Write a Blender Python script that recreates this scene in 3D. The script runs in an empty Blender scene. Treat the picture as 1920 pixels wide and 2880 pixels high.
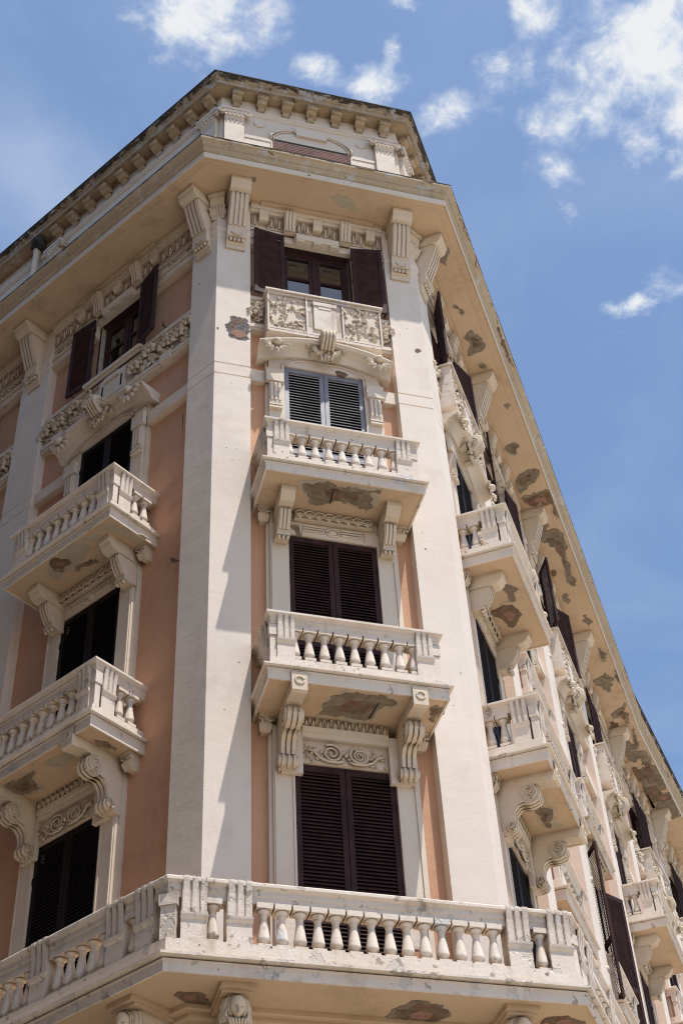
import bpy, bmesh, math, random
from mathutils import Matrix, Vector, noise
random.seed(7)
PI = math.pi
scene = bpy.context.scene
COL = scene.collection

# ------------------------------------------------------------------ frames
def rad(a): return math.radians(a)
class Frame:
    def __init__(s, O, th):
        s.O = Vector((O[0], O[1])); s.th = rad(th)
        s.d = Vector((math.cos(s.th), math.sin(s.th))); s.n = Vector((math.sin(s.th), -math.cos(s.th)))
    def p(s, u, o=0.0): return s.O + s.d*u + s.n*o
CLx, CRx, FY = 2.861, 6.813, 16.0
FF = Frame(((CLx+CRx)/2, FY), 0)
FL = Frame((CLx, FY), -55.7)          # u runs negative away from the corner
FR = Frame((CRx, FY), 55.3)
BEND = 19.0
FR2 = Frame(FR.p(BEND), 55.3-3.9)

# ------------------------------------------------------------------ materials
class NT:
    def __init__(s, name):
        s.m = bpy.data.materials.new(name); s.m.use_nodes = True
        s.t = s.m.node_tree; s.t.nodes.clear()
        s.out = s.n('ShaderNodeOutputMaterial'); s.b = s.n('ShaderNodeBsdfPrincipled')
        s.l(s.b.outputs[0], s.out.inputs[0])
        s.geo = s.n('ShaderNodeNewGeometry')
    def n(s, typ, **kw):
        x = s.t.nodes.new(typ)
        for k, v in kw.items():
            if k.startswith('i_'):
                k = k[2:]; x.inputs[int(k) if k.isdigit() else k.replace('_', ' ')].default_value = v
            else: setattr(x, k, v)
        return x
    def l(s, a, b): s.t.links.new(a, b)
    def val(s, x, sock):
        if isinstance(x, (int, float, tuple)): sock.default_value = x
        else: s.l(x, sock)
    def math(s, op, a, b=0.0, c=0.0, clamp=False):
        x = s.n('ShaderNodeMath', operation=op, use_clamp=clamp)
        s.val(a, x.inputs[0]); s.val(b, x.inputs[1]); s.val(c, x.inputs[2]); return x.outputs[0]
    def vec(s, scale):
        x = s.n('ShaderNodeVectorMath', operation='MULTIPLY'); s.l(s.geo.outputs['Position'], x.inputs[0]); x.inputs[1].default_value = scale
        return x.outputs[0]
    def noise(s, scale, detail=3, rough=.55, vec=None, dist=0.0):
        x = s.n('ShaderNodeTexNoise'); x.inputs['Scale'].default_value = scale; x.inputs['Detail'].default_value = detail
        x.inputs['Roughness'].default_value = rough; x.inputs['Distortion'].default_value = dist
        s.l(vec if vec is not None else s.geo.outputs['Position'], x.inputs['Vector']); return x.outputs['Fac']
    def ramp(s, f, lo, hi, a=0.0, b=1.0):
        x = s.n('ShaderNodeMapRange', interpolation_type='SMOOTHSTEP'); s.l(f, x.inputs[0])
        x.inputs[1].default_value = lo; x.inputs[2].default_value = hi; x.inputs[3].default_value = a; x.inputs[4].default_value = b
        return x.outputs[0]
    def mix(s, f, a, b, mode='MIX'):
        x = s.n('ShaderNodeMix', data_type='RGBA', blend_type=mode); s.val(f, x.inputs[0])
        s.val(a, x.inputs[6]); s.val(b, x.inputs[7]); return x.outputs[2]
    def bump(s, h, strength, dist, prev=None):
        x = s.n('ShaderNodeBump'); x.inputs['Strength'].default_value = strength; x.inputs['Distance'].default_value = dist
        s.l(h, x.inputs['Height'])
        if prev is not None: s.l(prev, x.inputs['Normal'])
        return x.outputs[0]
def c4(r, g, b): return (r, g, b, 1.0)

def plaster(name, base, tint, zm=None, grime_shade=(.20,.125,.065), ao=.0, peel=0.0, peelcol=(.55,.58,.62), mold=0.0, streak=.25, wave=.0, rough=.85, crack=0.0, grain=1.0, blotch=.12):
    t = NT(name)
    big = t.ramp(t.noise(.55, 4, .6), .3, .7)
    col = t.mix(t.math('MULTIPLY', big, .7), c4(*base), c4(*tint))
    fine = t.noise(26, 4, .7)
    col = t.mix(t.ramp(fine, .35, .75, 0, .16), col, c4(base[0]*.62, base[1]*.6, base[2]*.56))
    st = t.noise(1.0, 4, .65, vec=t.vec((7, 7, .45)))
    st2 = t.math('MULTIPLY', t.ramp(st, .5, .8), t.ramp(t.noise(.9, 2), .4, .65))
    col = t.mix(t.math('MULTIPLY', st2, streak), col, c4(*[grime_shade[i]*1.6 for i in range(3)]))
    bl = t.math('MULTIPLY', t.ramp(t.noise(1.9, 6, .68), .48, .66), t.ramp(t.noise(.45, 2), .35, .6))
    col = t.mix(t.math('MULTIPLY', bl, blotch), col, c4(*[x*1.5 for x in grime_shade]))
    h = fine
    if peel != 0:
        pn = t.noise(2.6, 4, .6, dist=.15)
        pm = t.ramp(pn, .60-.1*peel, .625-.1*peel)
        pm2 = t.math('MULTIPLY', t.ramp(t.noise(6.5, 4, .6, dist=.15), .60-.1*peel, .62-.1*peel), t.ramp(t.noise(1.7, 2), .45, .6))
        col = t.mix(t.math('MULTIPLY', pm, .6), col, c4(*peelcol))
        col = t.mix(t.math('MULTIPLY', pm2, .8), col, c4(.36, .31, .26))
        h = t.math('SUBTRACT', h, t.math('MULTIPLY', t.math('ADD', pm, pm2), 1.6))
    if crack > 0:
        v = t.n('ShaderNodeTexVoronoi', feature='DISTANCE_TO_EDGE'); v.inputs['Scale'].default_value = 1.7
        wv = t.n('ShaderNodeVectorMath', operation='ADD'); nn = t.n('ShaderNodeTexNoise'); nn.inputs['Scale'].default_value = 3; nn.inputs['Detail'].default_value = 4
        t.l(t.geo.outputs['Position'], nn.inputs['Vector']); t.l(t.geo.outputs['Position'], wv.inputs[0]); t.l(nn.outputs['Color'], wv.inputs[1]); t.l(wv.outputs[0], v.inputs['Vector'])
        cm = t.math('MULTIPLY', t.ramp(v.outputs[0], .0, .012, 1, 0), t.ramp(t.noise(.8, 2), .52, .62))
        col = t.mix(t.math('MULTIPLY', cm, crack), col, c4(.2, .15, .1))
    if mold > 0:
        mn = t.noise(2.0, 7, .75, vec=t.vec((1.6, 1.6, 5)), dist=.5)
        if zm:
            sz = t.n('ShaderNodeSeparateXYZ'); t.l(t.geo.outputs['Position'], sz.inputs[0])
            zf = t.math('DIVIDE', t.math('SUBTRACT', sz.outputs[2], zm[0]), zm[1]); zf = t.math('MAXIMUM', t.math('MINIMUM', zf, 1.0), -1.0)
            mn = t.math('ADD', mn, t.math('MULTIPLY', zf, .12))
        mm = t.ramp(mn, .60-.12*mold, .68-.08*mold)
        col = t.mix(t.math('MULTIPLY', mm, .92), col, c4(.035, .028, .02))
        wn = t.ramp(t.noise(4.1, 6, .7), .58, .63)
        col = t.mix(t.math('MULTIPLY', wn, .6), col, c4(.62, .60, .57))
        h = t.math('SUBTRACT', h, t.math('MULTIPLY', mm, .8))
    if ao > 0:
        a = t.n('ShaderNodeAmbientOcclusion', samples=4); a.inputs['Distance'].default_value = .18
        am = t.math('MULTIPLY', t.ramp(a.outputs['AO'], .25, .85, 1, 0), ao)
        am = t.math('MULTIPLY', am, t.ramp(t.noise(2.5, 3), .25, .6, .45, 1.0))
        col = t.mix(am, col, c4(*grime_shade))  # occluded creases go brown: crevice dirt plus shade put into the colour
    t.l(col, t.b.inputs['Base Color']); t.b.inputs['Roughness'].default_value = rough
    t.b.inputs['Specular IOR Level'].default_value = .25
    nb = t.bump(h, .35*grain, .012)
    med = t.noise(3.0, 3, .5)
    nb = t.bump(med, .35*min(1, grain), .03, nb)
    if wave > 0:
        w = t.noise(1.3, 4, .6, vec=t.vec((.7, .7, 1.8)), dist=.6)
        nb = t.bump(w, wave, .12, nb)
    t.l(nb, t.b.inputs['Normal'])
    return t.m

M = {}
CREAM = (.82, .72, .60); CREAM2 = (.77, .66, .54)
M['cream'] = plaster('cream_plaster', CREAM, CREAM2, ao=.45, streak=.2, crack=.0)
M['pil'] = plaster('pilaster_plaster', (.85, .76, .665), (.81, .705, .60), streak=.10, wave=.05, crack=.0, ao=.0, grain=.5)
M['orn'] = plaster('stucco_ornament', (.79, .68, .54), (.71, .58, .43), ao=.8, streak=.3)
M['pink'] = plaster('pink_plaster', (.66, .385, .245), (.585, .325, .20), grime_shade=(.25,.13,.09), streak=.35, blotch=.3, wave=.05, ao=.0, crack=.1)
M['soffit'] = plaster('ochre_soffit_plaster', (.70, .53, .37), (.62, .455, .30), grime_shade=(.18,.12,.07), streak=.1, ao=.5, blotch=.3)
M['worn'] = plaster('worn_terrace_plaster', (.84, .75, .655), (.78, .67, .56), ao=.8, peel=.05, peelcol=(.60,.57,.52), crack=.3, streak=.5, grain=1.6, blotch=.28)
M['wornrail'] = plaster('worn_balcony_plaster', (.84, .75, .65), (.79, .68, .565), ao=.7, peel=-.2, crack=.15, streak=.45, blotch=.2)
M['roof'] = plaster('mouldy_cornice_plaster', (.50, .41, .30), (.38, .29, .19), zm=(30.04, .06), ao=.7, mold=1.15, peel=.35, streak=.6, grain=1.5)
M['cornlip'] = plaster('weathered_cornice_plaster', (.56, .46, .33), (.46, .36, .24), zm=(26.385, .035), ao=.5, mold=.8, peel=-.1, streak=.5)
M['roofsof'] = plaster('stained_roof_soffit', (.55, .42, .27), (.40, .30, .19), grime_shade=(.1,.07,.045), ao=.7, mold=.1, streak=.5)

def simple(name, col, rough=.6, spec=.3, var=.15, vs=8, metallic=0.0, bump=.1, coat=0.0):
    t = NT(name)
    f = t.ramp(t.noise(vs, 4, .65), .3, .7)
    c = t.mix(f, c4(*col), c4(*[x*(1-var) for x in col]))
    t.l(c, t.b.inputs['Base Color']); t.b.inputs['Roughness'].default_value = rough
    t.b.inputs['Specular IOR Level'].default_value = spec; t.b.inputs['Metallic'].default_value = metallic
    t.l(t.bump(t.noise(vs*5, 3, .6), bump, .01), t.b.inputs['Normal'])
    return t.m
M['maroon'] = simple('maroon_shutter_paint', (.064, .034, .033), .65, .12, .4, 5)
M['maroon2'] = simple('plum_shutter_paint', (.10, .065, .075), .5, .35, .35, 5)
M['black'] = simple('blackened_shutter_paint', (.022, .014, .014), .6, .15, .4, 5)
M['grey'] = simple('grey_shutter_paint', (.27, .27, .31), .4, .5, .25, 6)
M['greyslat'] = simple('pale_grey_slats', (.44, .435, .46), .45, .5, .15, 6)
M['roller'] = simple('brown_roller_blind', (.36, .21, .18), .6, .3, .3, 4)
M['iron'] = simple('old_iron', (.03, .026, .025), .6, .4, .5, 20)
M['pipe'] = simple('painted_drainpipe', (.76, .66, .54), .55, .35, .12, 5)
M['lead'] = simple('dark_lead_hopper', (.06, .055, .045), .7, .3, .6, 9, bump=.5)
M['dark'] = simple('unlit_black', (.012, .010, .010), .9, .1, .3, 2)  # near-black colour stands in for the shade inside openings and slots
def mortar(name, cols, sc=6):
    t = NT(name); col = c4(*cols[0])
    for k, c in enumerate(cols[1:]):
        col = t.mix(t.ramp(t.noise(sc*(.35+.5*k), 4, .55, vec=t.vec((1, 1, 1.0+k)), dist=.2), .42, .62, 0, .8 if k < 2 else .55), col, c4(*c))
    t.l(col, t.b.inputs['Base Color']); t.b.inputs['Roughness'].default_value = .95; t.b.inputs['Specular IOR Level'].default_value = .1
    t.l(t.bump(t.noise(sc*2, 6, .65), .7, .04), t.b.inputs['Normal']); return t.m
M['mortar'] = mortar('exposed_grey_mortar', [(.30, .25, .19), (.24, .19, .14), (.34, .285, .215), (.19, .145, .10)])
M['mortard'] = mortar('dark_exposed_mortar', [(.20, .15, .105), (.12, .08, .055), (.24, .13, .085), (.28, .22, .16)], 7)
M['whitep'] = simple('pale_plaster_patch', (.55, .48, .37), .9, .2, .12, 6, bump=.3)
M['filler'] = simple('grey_cement_repair', (.27, .215, .165), .95, .1, .08, 4, bump=.2)
M['brick'] = simple('exposed_brick', (.42, .24, .18), .9, .2, .35, 14, bump=.6)
M['rubble'] = simple('exposed_rubble', (.27, .25, .24), .95, .2, .65, 16, bump=1.0)
M['leaf'] = simple('weed_leaf', (.10, .13, .03), .7, .3, .4, 20)
M['screen'] = simple('pale_plastic', (.7, .62, .6), .3, .5, .1, 5)
M['asphalt'] = simple('street_paving', (.47, .41, .33), .9, .2, .25, 1.5, bump=.3)
M['tar'] = simple('flat_roof_felt', (.12, .11, .10), .9, .2, .3, 3)
def glassmat():
    t = NT('window_glass'); t.b.inputs['Base Color'].default_value = c4(.012, .011, .011); t.b.inputs['Roughness'].default_value = .04
    t.b.inputs['Specular IOR Level'].default_value = 1.0; t.b.inputs['IOR'].default_value = 1.7
    t.l(t.bump(t.noise(1.6, 2), .06, .05), t.b.inputs['Normal']); return t.m
M['glass'] = glassmat()

# ------------------------------------------------------------------ mesh builder (x = along wall, y = -outwards, z = up)
class MB:
    def __init__(s): s.v = []; s.f = []; s.mi = []; s.cur = 0; s.sm = []; s.smooth = False
    def add(s, vs, fs):
        b = len(s.v); s.v += [tuple(v) for v in vs]
        for f in fs: s.f.append([b+i for i in f]); s.mi.append(s.cur); s.sm.append(s.smooth)
        return s
    def box(s, u0, u1, o0, o1, z0, z1):
        vs = [(u, -o, z) for z in (z0, z1) for o in (o0, o1) for u in (u0, u1)]
        return s.add(vs, [(0,1,3,2),(4,6,7,5),(0,4,5,1),(2,3,7,6),(0,2,6,4),(1,5,7,3)])
    def taper(s, u, o0, w0, d0, z0, w1, d1, z1):   # box against plane o0 with two sizes
        vs = [(u-w0/2,-o0,z0),(u+w0/2,-o0,z0),(u+w0/2,-o0-d0,z0),(u-w0/2,-o0-d0,z0),(u-w1/2,-o0,z1),(u+w1/2,-o0,z1),(u+w1/2,-o0-d1,z1),(u-w1/2,-o0-d1,z1)]
        return s.add(vs, [(0,3,2,1),(4,5,6,7),(0,1,5,4),(1,2,6,5),(2,3,7,6),(3,0,4,7)])
    def side(s, prof, u0, u1):    # prof: (o, z) polygon extruded along u
        n = len(prof); vs = [(u0, -o, z) for o, z in prof]+[(u1, -o, z) for o, z in prof]
        return s.add(vs, [list(range(n))[::-1], list(range(n, 2*n))]+[(i, (i+1) % n, n+(i+1) % n, n+i) for i in range(n)])
    def plate(s, poly, o0, o1):   # poly: (u, z) polygon, from o0 to o1
        n = len(poly); vs = [(u, -o0, z) for u, z in poly]+[(u, -o1, z) for u, z in poly]
        return s.add(vs, [list(range(n))[::-1], list(range(n, 2*n))]+[(i, (i+1) % n, n+(i+1) % n, n+i) for i in range(n)])
    def flat(s, poly, z0, z1):    # poly: (u, o) polygon in plan
        n = len(poly); vs = [(u, -o, z0) for u, o in poly]+[(u, -o, z1) for u, o in poly]
        return s.add(vs, [list(range(n))[::-1], list(range(n, 2*n))]+[(i, (i+1) % n, n+(i+1) % n, n+i) for i in range(n)])
    def lathe(s, u, o, prof, seg=12, z0=0.0):
        sm = s.smooth; s.smooth = True
        vs = [(u+r*math.cos(2*PI*k/seg), -o+r*math.sin(2*PI*k/seg), z0+z) for r, z in prof for k in range(seg)]
        fs = [(i*seg+k, i*seg+(k+1) % seg, (i+1)*seg+(k+1) % seg, (i+1)*seg+k) for i in range(len(prof)-1) for k in range(seg)]
        s.add(vs, fs); s.smooth = sm; return s
    def tube(s, pts, r, seg=6, r1=None):
        sm = s.smooth; s.smooth = True
        P = [Vector(p) for p in pts]; vs = []
        for i, p in enumerate(P):
            t = (P[min(i+1, len(P)-1)]-P[max(i-1, 0)])
            t = t.normalized() if t.length > 1e-9 else Vector((0, 0, 1))
            a = t.cross(Vector((0, 1, 0)));
            if a.length < .05: a = t.cross(Vector((1, 0, 0)))
            a.normalize(); b = t.cross(a)
            rr = r if r1 is None else r+(r1-r)*i/(len(P)-1)
            for k in range(seg): vs.append(p+a*math.cos(2*PI*k/seg)*rr+b*math.sin(2*PI*k/seg)*rr)
        n = len(P)
        fs = [(i*seg+k, i*seg+(k+1) % seg, (i+1)*seg+(k+1) % seg, (i+1)*seg+k) for i in range(n-1) for k in range(seg)]
        fs += [tuple(range(seg))[::-1], tuple((n-1)*seg+k for k in range(seg))]
        s.add(vs, fs); s.smooth = sm; return s
    def ball(s, c, r, nu=8, nv=5, rot=0.0, fn=None):
        # c=(u,o,z), r=(ru,ro,rz), rot in wall plane
        sm = s.smooth; s.smooth = True; vs = []
        cr, sr = math.cos(rot), math.sin(rot)
        for j in range(nv+1):
            ph = -PI/2+PI*j/nv
            for i in range(nu):
                th = 2*PI*i/nu
                x, y, z = math.cos(ph)*math.cos(th)*r[0], math.cos(ph)*math.sin(th)*r[1], math.sin(ph)*r[2]
                if fn: x, y, z = fn(x, y, z)
                x, z = x*cr-z*sr, x*sr+z*cr
                vs.append((c[0]+x, -(c[1]+y), c[2]+z))
        fs = [(j*nu+i, j*nu+(i+1) % nu, (j+1)*nu+(i+1) % nu, (j+1)*nu+i) for j in range(nv) for i in range(nu)]
        s.add(vs, fs); s.smooth = sm; return s
    def sweep(s, path, prof, cap=True, ks=None):  # path: 2D world/local xy points; prof: closed (offset,z)
        P = [Vector(p) for p in path]; N = []
        for a, b in zip(P[:-1], P[1:]):
            d = (b-a).normalized(); N.append(Vector((d.y, -d.x)))
        vs = []; n = len(prof)
        for i, p in enumerate(P):
            K = ks or [1]*len(N)
            if i == 0: m = N[0]*K[0]
            elif i == len(P)-1: m = N[-1]*K[-1]
            else:
                a_, b_ = N[i-1], N[i]; det = a_.x*b_.y-a_.y*b_.x
                m = Vector(((K[i-1]*b_.y-K[i]*a_.y)/det, (a_.x*K[i]-b_.x*K[i-1])/det)) if abs(det) > 1e-4 else a_*K[i]
            for o, z in prof: vs.append((p.x+m.x*o, p.y+m.y*o, z))
        fs = [(i*n+k, i*n+(k+1) % n, (i+1)*n+(k+1) % n, (i+1)*n+k) for i in range(len(P)-1) for k in range(n)]
        if cap: fs += [tuple(range(n)), tuple((len(P)-1)*n+k for k in range(n))[::-1]]
        return s.add(vs, fs)
    def petal(s, u, o, z, ang, L, W, lift, curl, seg=4):
        # curved leaf starting at (u,o,z), pointing at ang in the wall plane, rising off the wall by lift
        sm = s.smooth; s.smooth = True
        ca, sa = math.cos(ang), math.sin(ang); vs = []; 
        for i in range(seg+1):
            t = i/seg; w = W*math.sin(PI*min(1, (.12+.88*t)))**.6*(1-.25*t)
            if i == seg: w = W*.15
            a = L*t*(1-.25*curl*t*t); h = lift*math.sin(PI*.5*min(1, t*1.25))*(1-curl*max(0, t-.6))
            for k, q in ((-1, .0), (0, .35), (1, .0)):
                x = a; y = k*w/2; hh = h+q*W*.35*(1 if i else .3)-(abs(k)*.3*W)
                vs.append((u+ca*x-sa*y, -(o+hh), z+sa*x+ca*y))
        fs = []
        for i in range(seg):
            for k in range(2):
                b = i*3+k; fs.append((b, b+1, b+4, b+3))
        s.add(vs, fs); s.smooth = sm; return s
    def spiral(s, u, o, z, r, turns=2.0, tube=.02, hand=1, start=0.0, plane='uz'):
        pts = []
        n = int(14*turns)
        for i in range(n+1):
            t = i/n; a = start+hand*2*PI*turns*t; rr = r*(1-t)**.8+.008
            if plane == 'uz': pts.append((u+rr*math.cos(a), -o, z+rr*math.sin(a)))
            else: pts.append((u, -(o+rr*math.cos(a)), z+rr*math.sin(a)))
        return s.tube(pts, tube, 5, tube*.6)
    def build(s, name, mats, recalc=True):
        me = bpy.data.meshes.new(name); me.from_pydata(s.v, [], s.f)
        for m in mats: me.materials.append(M[m] if isinstance(m, str) else m)
        for p, mi, sm in zip(me.polygons, s.mi, s.sm): p.material_index = mi; p.use_smooth = sm
        if recalc:
            bm = bmesh.new(); bm.from_mesh(me); bmesh.ops.recalc_face_normals(bm, faces=bm.faces); bm.to_mesh(me); bm.free()
        me.update(); return me

def link(name, me, parent=None, loc=(0,0,0), rz=0.0, rx=0.0):
    o = bpy.data.objects.new(name, me); COL.objects.link(o)
    o.location = loc; o.rotation_euler = (rx, 0, rz); o.parent = parent
    return o
B = bpy.data.objects.new('apartment_building', None); COL.objects.link(B)
B['label'] = 'pink and cream corner apartment building with balustraded balconies and dark louvred shutters'
B['category'] = 'building'
def put(name, me, fr=None, u=0.0, o=0.0, z=0.0, rz=0.0, parent=None):
    if fr is None: return link(name, me, parent or B)
    p = fr.p(u, o); return link(name, me, parent or B, (p.x, p.y, z), fr.th+rz)
def sub(name, me, parent, u=0.0, o=0.0, z=0.0, rz=0.0): return link(name, me, parent, (u, -o, z), rz)

# ------------------------------------------------------------------ small ornament helpers
def egg(mb, u, o, z0, z1, w):
    zc = (z0+z1)/2; h = z1-z0
    mb.ball((u, o+.01, zc), (w*.24, .045, h*.36), 8, 6)
    pts = [(u+w*.42*math.cos(a), -(o+.03), z0+h*.55+h*.48*math.sin(a)) for a in [PI+PI*i/8 for i in range(9)]]
    pts = [(u-w*.42, -(o+.03), z1)]+pts+[(u+w*.42, -(o+.03), z1)]
    mb.tube(pts, w*.075, 5)
def dart(mb, u, o, z0, z1, w):
    for k in (-1, 0, 1):
        mb.taper(u+k*w*.3, o, w*.05, .02, z0+(z1-z0)*(.25 if k else .05), w*.22, .045, z1)
def eggband(mb, u0, u1, o, z0, z1, n):
    w = (u1-u0)/n
    for i in range(n):
        egg(mb, u0+w*(i+.5), o, z0, z1, w*.8)
        if i: dart(mb, u0+w*i, o, z0, z1, w*.3)
def leafband(mb, u0, u1, o, z0, z1, n):
    w = (u1-u0)/n; h = z1-z0
    for i in range(n):
        c = u0+w*(i+.5)
        for a in (50, 70, 90, 110, 130):
            mb.petal(c, o, z0+h*.05, rad(a), h*(.85 if a == 90 else .75), w*.2, .035, .4, 3)
        for sg in (-1, 1): mb.spiral(c+sg*w*.32, o+.03, z0+h*.25, w*.14, 1.2, .012, sg)
        mb.tube([(c+w*.48*math.cos(a), -(o+.03), z0+h*.45+h*.45*math.sin(a)) for a in [PI*j/7 for j in range(8)]], .012, 5)
def floral(mb, u0, u1, z0, z1, o, n, rnd, big=.14):
    n = int(n*.62); big *= 1.45 if z1-z0 > .4 else 1.0
    if z1-z0 > .4:
        k = max(2, int((u1-u0)/.34))
        for i in range(k):
            u = u0+(u1-u0)*(i+.5)/k; z = (z0+z1)/2+(.09 if i % 2 else -.07)
            for j in range(7): mb.petal(u, o+.02, z, rad(-20+j*37), .23, .13, .13, .9, 5)
            mb.ball((u, o+.09, z), (.05, .05, .05), 8, 5)
    for i in range(n):
        u = rnd.uniform(u0+big*.55, u1-big*.55) if u1-u0 > big*1.3 else (u0+u1)/2; z = rnd.uniform(z0+big*.3, z1-big*.3)
        k = rnd.choice((2, 3, 4, 5)); a0 = rnd.uniform(0, 6.28); L = big*rnd.uniform(.45, 1.0)
        for j in range(k):
            a = a0+j*rnd.uniform(.5, 1.0); mb.petal(u, o, z, a, L, L*rnd.uniform(.45, .75), rnd.uniform(.02, .10)*min(1, big/.18), rnd.uniform(.2, 1.0), 4)
        if i % 3 == 0: mb.ball((u, o+.03, z), (L*.2, .04, L*.2), 6, 4)
def acanthus(mb, u, o, z, w, h, n=5, lift=.08):
    for r, (f, hh) in enumerate(((1.0, .6), (.7, 1.0))):
        for i in range(n):
            t = (i-(n-1)/2)/((n-1)/2) if n > 1 else 0
            mb.petal(u+t*w*.42*f, o, z, PI/2-t*.35, h*hh*(1-.12*abs(t)), w/n*1.35, lift*(.6+.5*r), .8, 4)
def shell(mb, u, o, z, r, down=True):
    mb.ball((u, o+r*.25, z), (r*.36, r*.4, r*.32), 10, 6)
    for i in range(7):
        a = rad(-170+i*26.6) if down else rad(10+i*26.6)
        mb.petal(u+math.cos(a)*r*.2, o+.03, z+math.sin(a)*r*.15, a, r*1.15, r*.46, r*.34, .9, 5)
def flutes(mb, u0, u1, prof, n, ridge=.012, gap=.3):
    # raised ribs following a side profile polyline (o,z)
    w = (u1-u0)/n
    for i in range(n):
        a = u0+w*(i+gap/2); b = u0+w*(i+1-gap/2)
        out = [(o+ridge, z) for o, z in prof]; inn = [(o-.02, z) for o, z in prof][::-1]
        mb.side(out+inn, a, b)

# ------------------------------------------------------------------ shutters
def shutter_mesh(w, h, mat, pitch=.055, th=.045, slatmat=None, midrail=None):
    mb = MB(); st = .075
    mb.box(0, st, 0, th, 0, h); mb.box(w-st, w, 0, th, 0, h)
    mb.box(st, w-st, .002, th-.002, 0, .12); mb.box(st, w-st, .002, th-.002, h-.10, h)
    rails = [(0.12, h-.10)]
    if midrail: mb.box(st, w-st, .002, th-.002, midrail-.05, midrail+.05); rails = [(.12, midrail-.05), (midrail+.05, h-.10)]
    mb.cur = 1
    for a, b in rails:
        n = int((b-a)/pitch)
        for i in range(n):
            z = a+(b-a)*(i+.5)/n
            mb.side([(.004, z+.019), (.010, z+.027), (th-.002, z-.016), (th-.008, z-.024)], st, w-st)
    mb.cur = 0
    for z in (h*.15, h*.5, h*.85): mb.box(-.012, .02, th-.01, th+.012, z-.05, z+.05)
    return mb.build('shutter', [mat, slatmat or mat])
SH = {}
def shutter(fr, u, w, z0, z1, o, mat, slat=None, ang=0.0, hinge='L', mid=None, pitch=.055, name='shutter'):
    key = (round(w, 3), round(z1-z0, 3), mat, slat, mid, pitch)
    if key not in SH: SH[key] = shutter_mesh(w, z1-z0, mat, pitch, slatmat=slat, midrail=mid)
    # u = hinge position; hinge L: leaf runs to +u ; hinge R : to -u (mirrored by rotating 180 would flip face, so use scale)
    ob = put(name, SH[key], fr, u, o, z0, rz=-rad(ang) if hinge == 'L' else rad(ang))
    if hinge == 'R': ob.scale = (-1, 1, 1)
    return ob

# ------------------------------------------------------------------ balustrade pieces
def baluster_mesh():
    mb = MB()
    mb.box(-.08, .08, -.08, .08, 0, .045)
    mb.lathe(0, 0, [(.0, .045), (.042, .045), (.044, .06), (.062, .082), (.079, .11), (.081, .125), (.077, .15), (.045, .355), (.040, .40), (.050, .408), (.050, .42), (.048, .43), (.060, .445), (.080, .465), (.083, .482), (.0, .485)], 12)
    mb.box(-.098, .098, -.098, .098, .488, .555)
    return mb.build('baluster', ['wornrail'])
def pedestal_mesh(mat, w=.255, d=.20, h=.80):
    # local: front face at o=0, body to o=-d
    mb = MB()
    mb.box(-w/2, w/2, -d, 0, 0, h-.05)
    mb.side([(0, .26), (.020, .28), (.032, .31), (.036, .335), (0, .345)], -w/2-.008, w/2+.008)
    pr = [(0.008, .345), (.012, .40), (.016, .52), (.026, .62), (.040, .70), (.050, .75), (.048, .785)]
    k = 3; ww = w/k
    mb.side([(.0, .345), (.004, .5), (.018, .66), (.030, .77), (-.02, .77), (-.02, .345)], -w/2+.004, w/2-.004)
    for i in range(k):
        a = -w/2+ww*i+.004+.009*(i > 0); b = -w/2+ww*(i+1)-.004-.009*(i < k-1)
        m_ = .010
        for a_, b_, e in ((a+m_, b-m_, .006), (a, b, 0)): mb.side([(o+e, z) for o, z in pr]+[(-.02, .785), (-.02, .345)], a_, b_)
    return mb.build('pedestal', [mat])
def pedestal_plain(mat, w, d, h=.80):
    mb = MB(); mb.box(-w/2, w/2, -d, 0, 0, h); mb.box(-w/2+.04, w/2-.04, 0, .01, .06, .5); return mb.build('pedestal', [mat])
ME_BAL = baluster_mesh(); ME_PED = pedestal_mesh('wornrail'); ME_PEDW = pedestal_mesh('worn', .30)

def slab_mesh(hw, p, mat, beams=True):
    mb = MB(); path = [(-hw, .2), (-hw, -p), (hw, -p), (hw, .2)]
    mb.sweep(path, [(-.30, .03), (-.035, .03), (-.03, -.014), (0, -.014), (0, .135), (.02, .148), (.02, .158), (.0, .162), (.0, .168), (.035, .178), (.065, .19), (.065, .214), (-.03, .220), (-.065, .222), (-.065, .242), (-.045, .244), (-.045, .40), (-.05, .405), (-.24, .405), (-.24, .24), (-.30, .24)])
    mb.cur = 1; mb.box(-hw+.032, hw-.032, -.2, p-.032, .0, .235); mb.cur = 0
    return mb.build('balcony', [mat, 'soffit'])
def rail_mesh(hw, p, mat):
    mb = MB(); path = [(-hw, .2), (-hw, -p), (hw, -p), (hw, .2)]
    mb.sweep(path, [(-.25, .985), (-.06, .985), (-.06, 1.06), (-.045, 1.075), (-.045, 1.12), (-.015, 1.14), (.012, 1.155), (.012, 1.19), (.0, 1.2), (-.29, 1.2), (-.30, 1.15), (-.25, 1.12)])
    return mb.build('handrail', [mat])
def brB_mesh():   # console under the upper balconies
    mb = MB(); w = .108
    mb.side([(-.2, 0), (.56, 0), (.56, -.11), (.53, -.13), (.50, -.19), (.44, -.235), (.36, -.25), (-.2, -.25)], -w-.008, w+.008)
    mb.side([(-.2, -.25), (.30, -.25), (.31, -.30), (.30, -.36), (.26, -.46), (.20, -.55), (.16, -.60), (.15, -.66), (-.2, -.66)], -w+.012, w-.012)
    flutes(mb, -w+.02, w-.02, [(.30, -.27), (.31, -.30), (.30, -.36), (.26, -.46), (.20, -.55), (.165, -.60)], 3, .018, .35)
    mb.box(-w, w, -.1, .165, -.70, -.655)
    for k in (-1, 0, 1): mb.ball((k*.068, .13, -.73), (.03, .045, .04), 6, 5)
    return mb.build('bracket', ['orn'])
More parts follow.
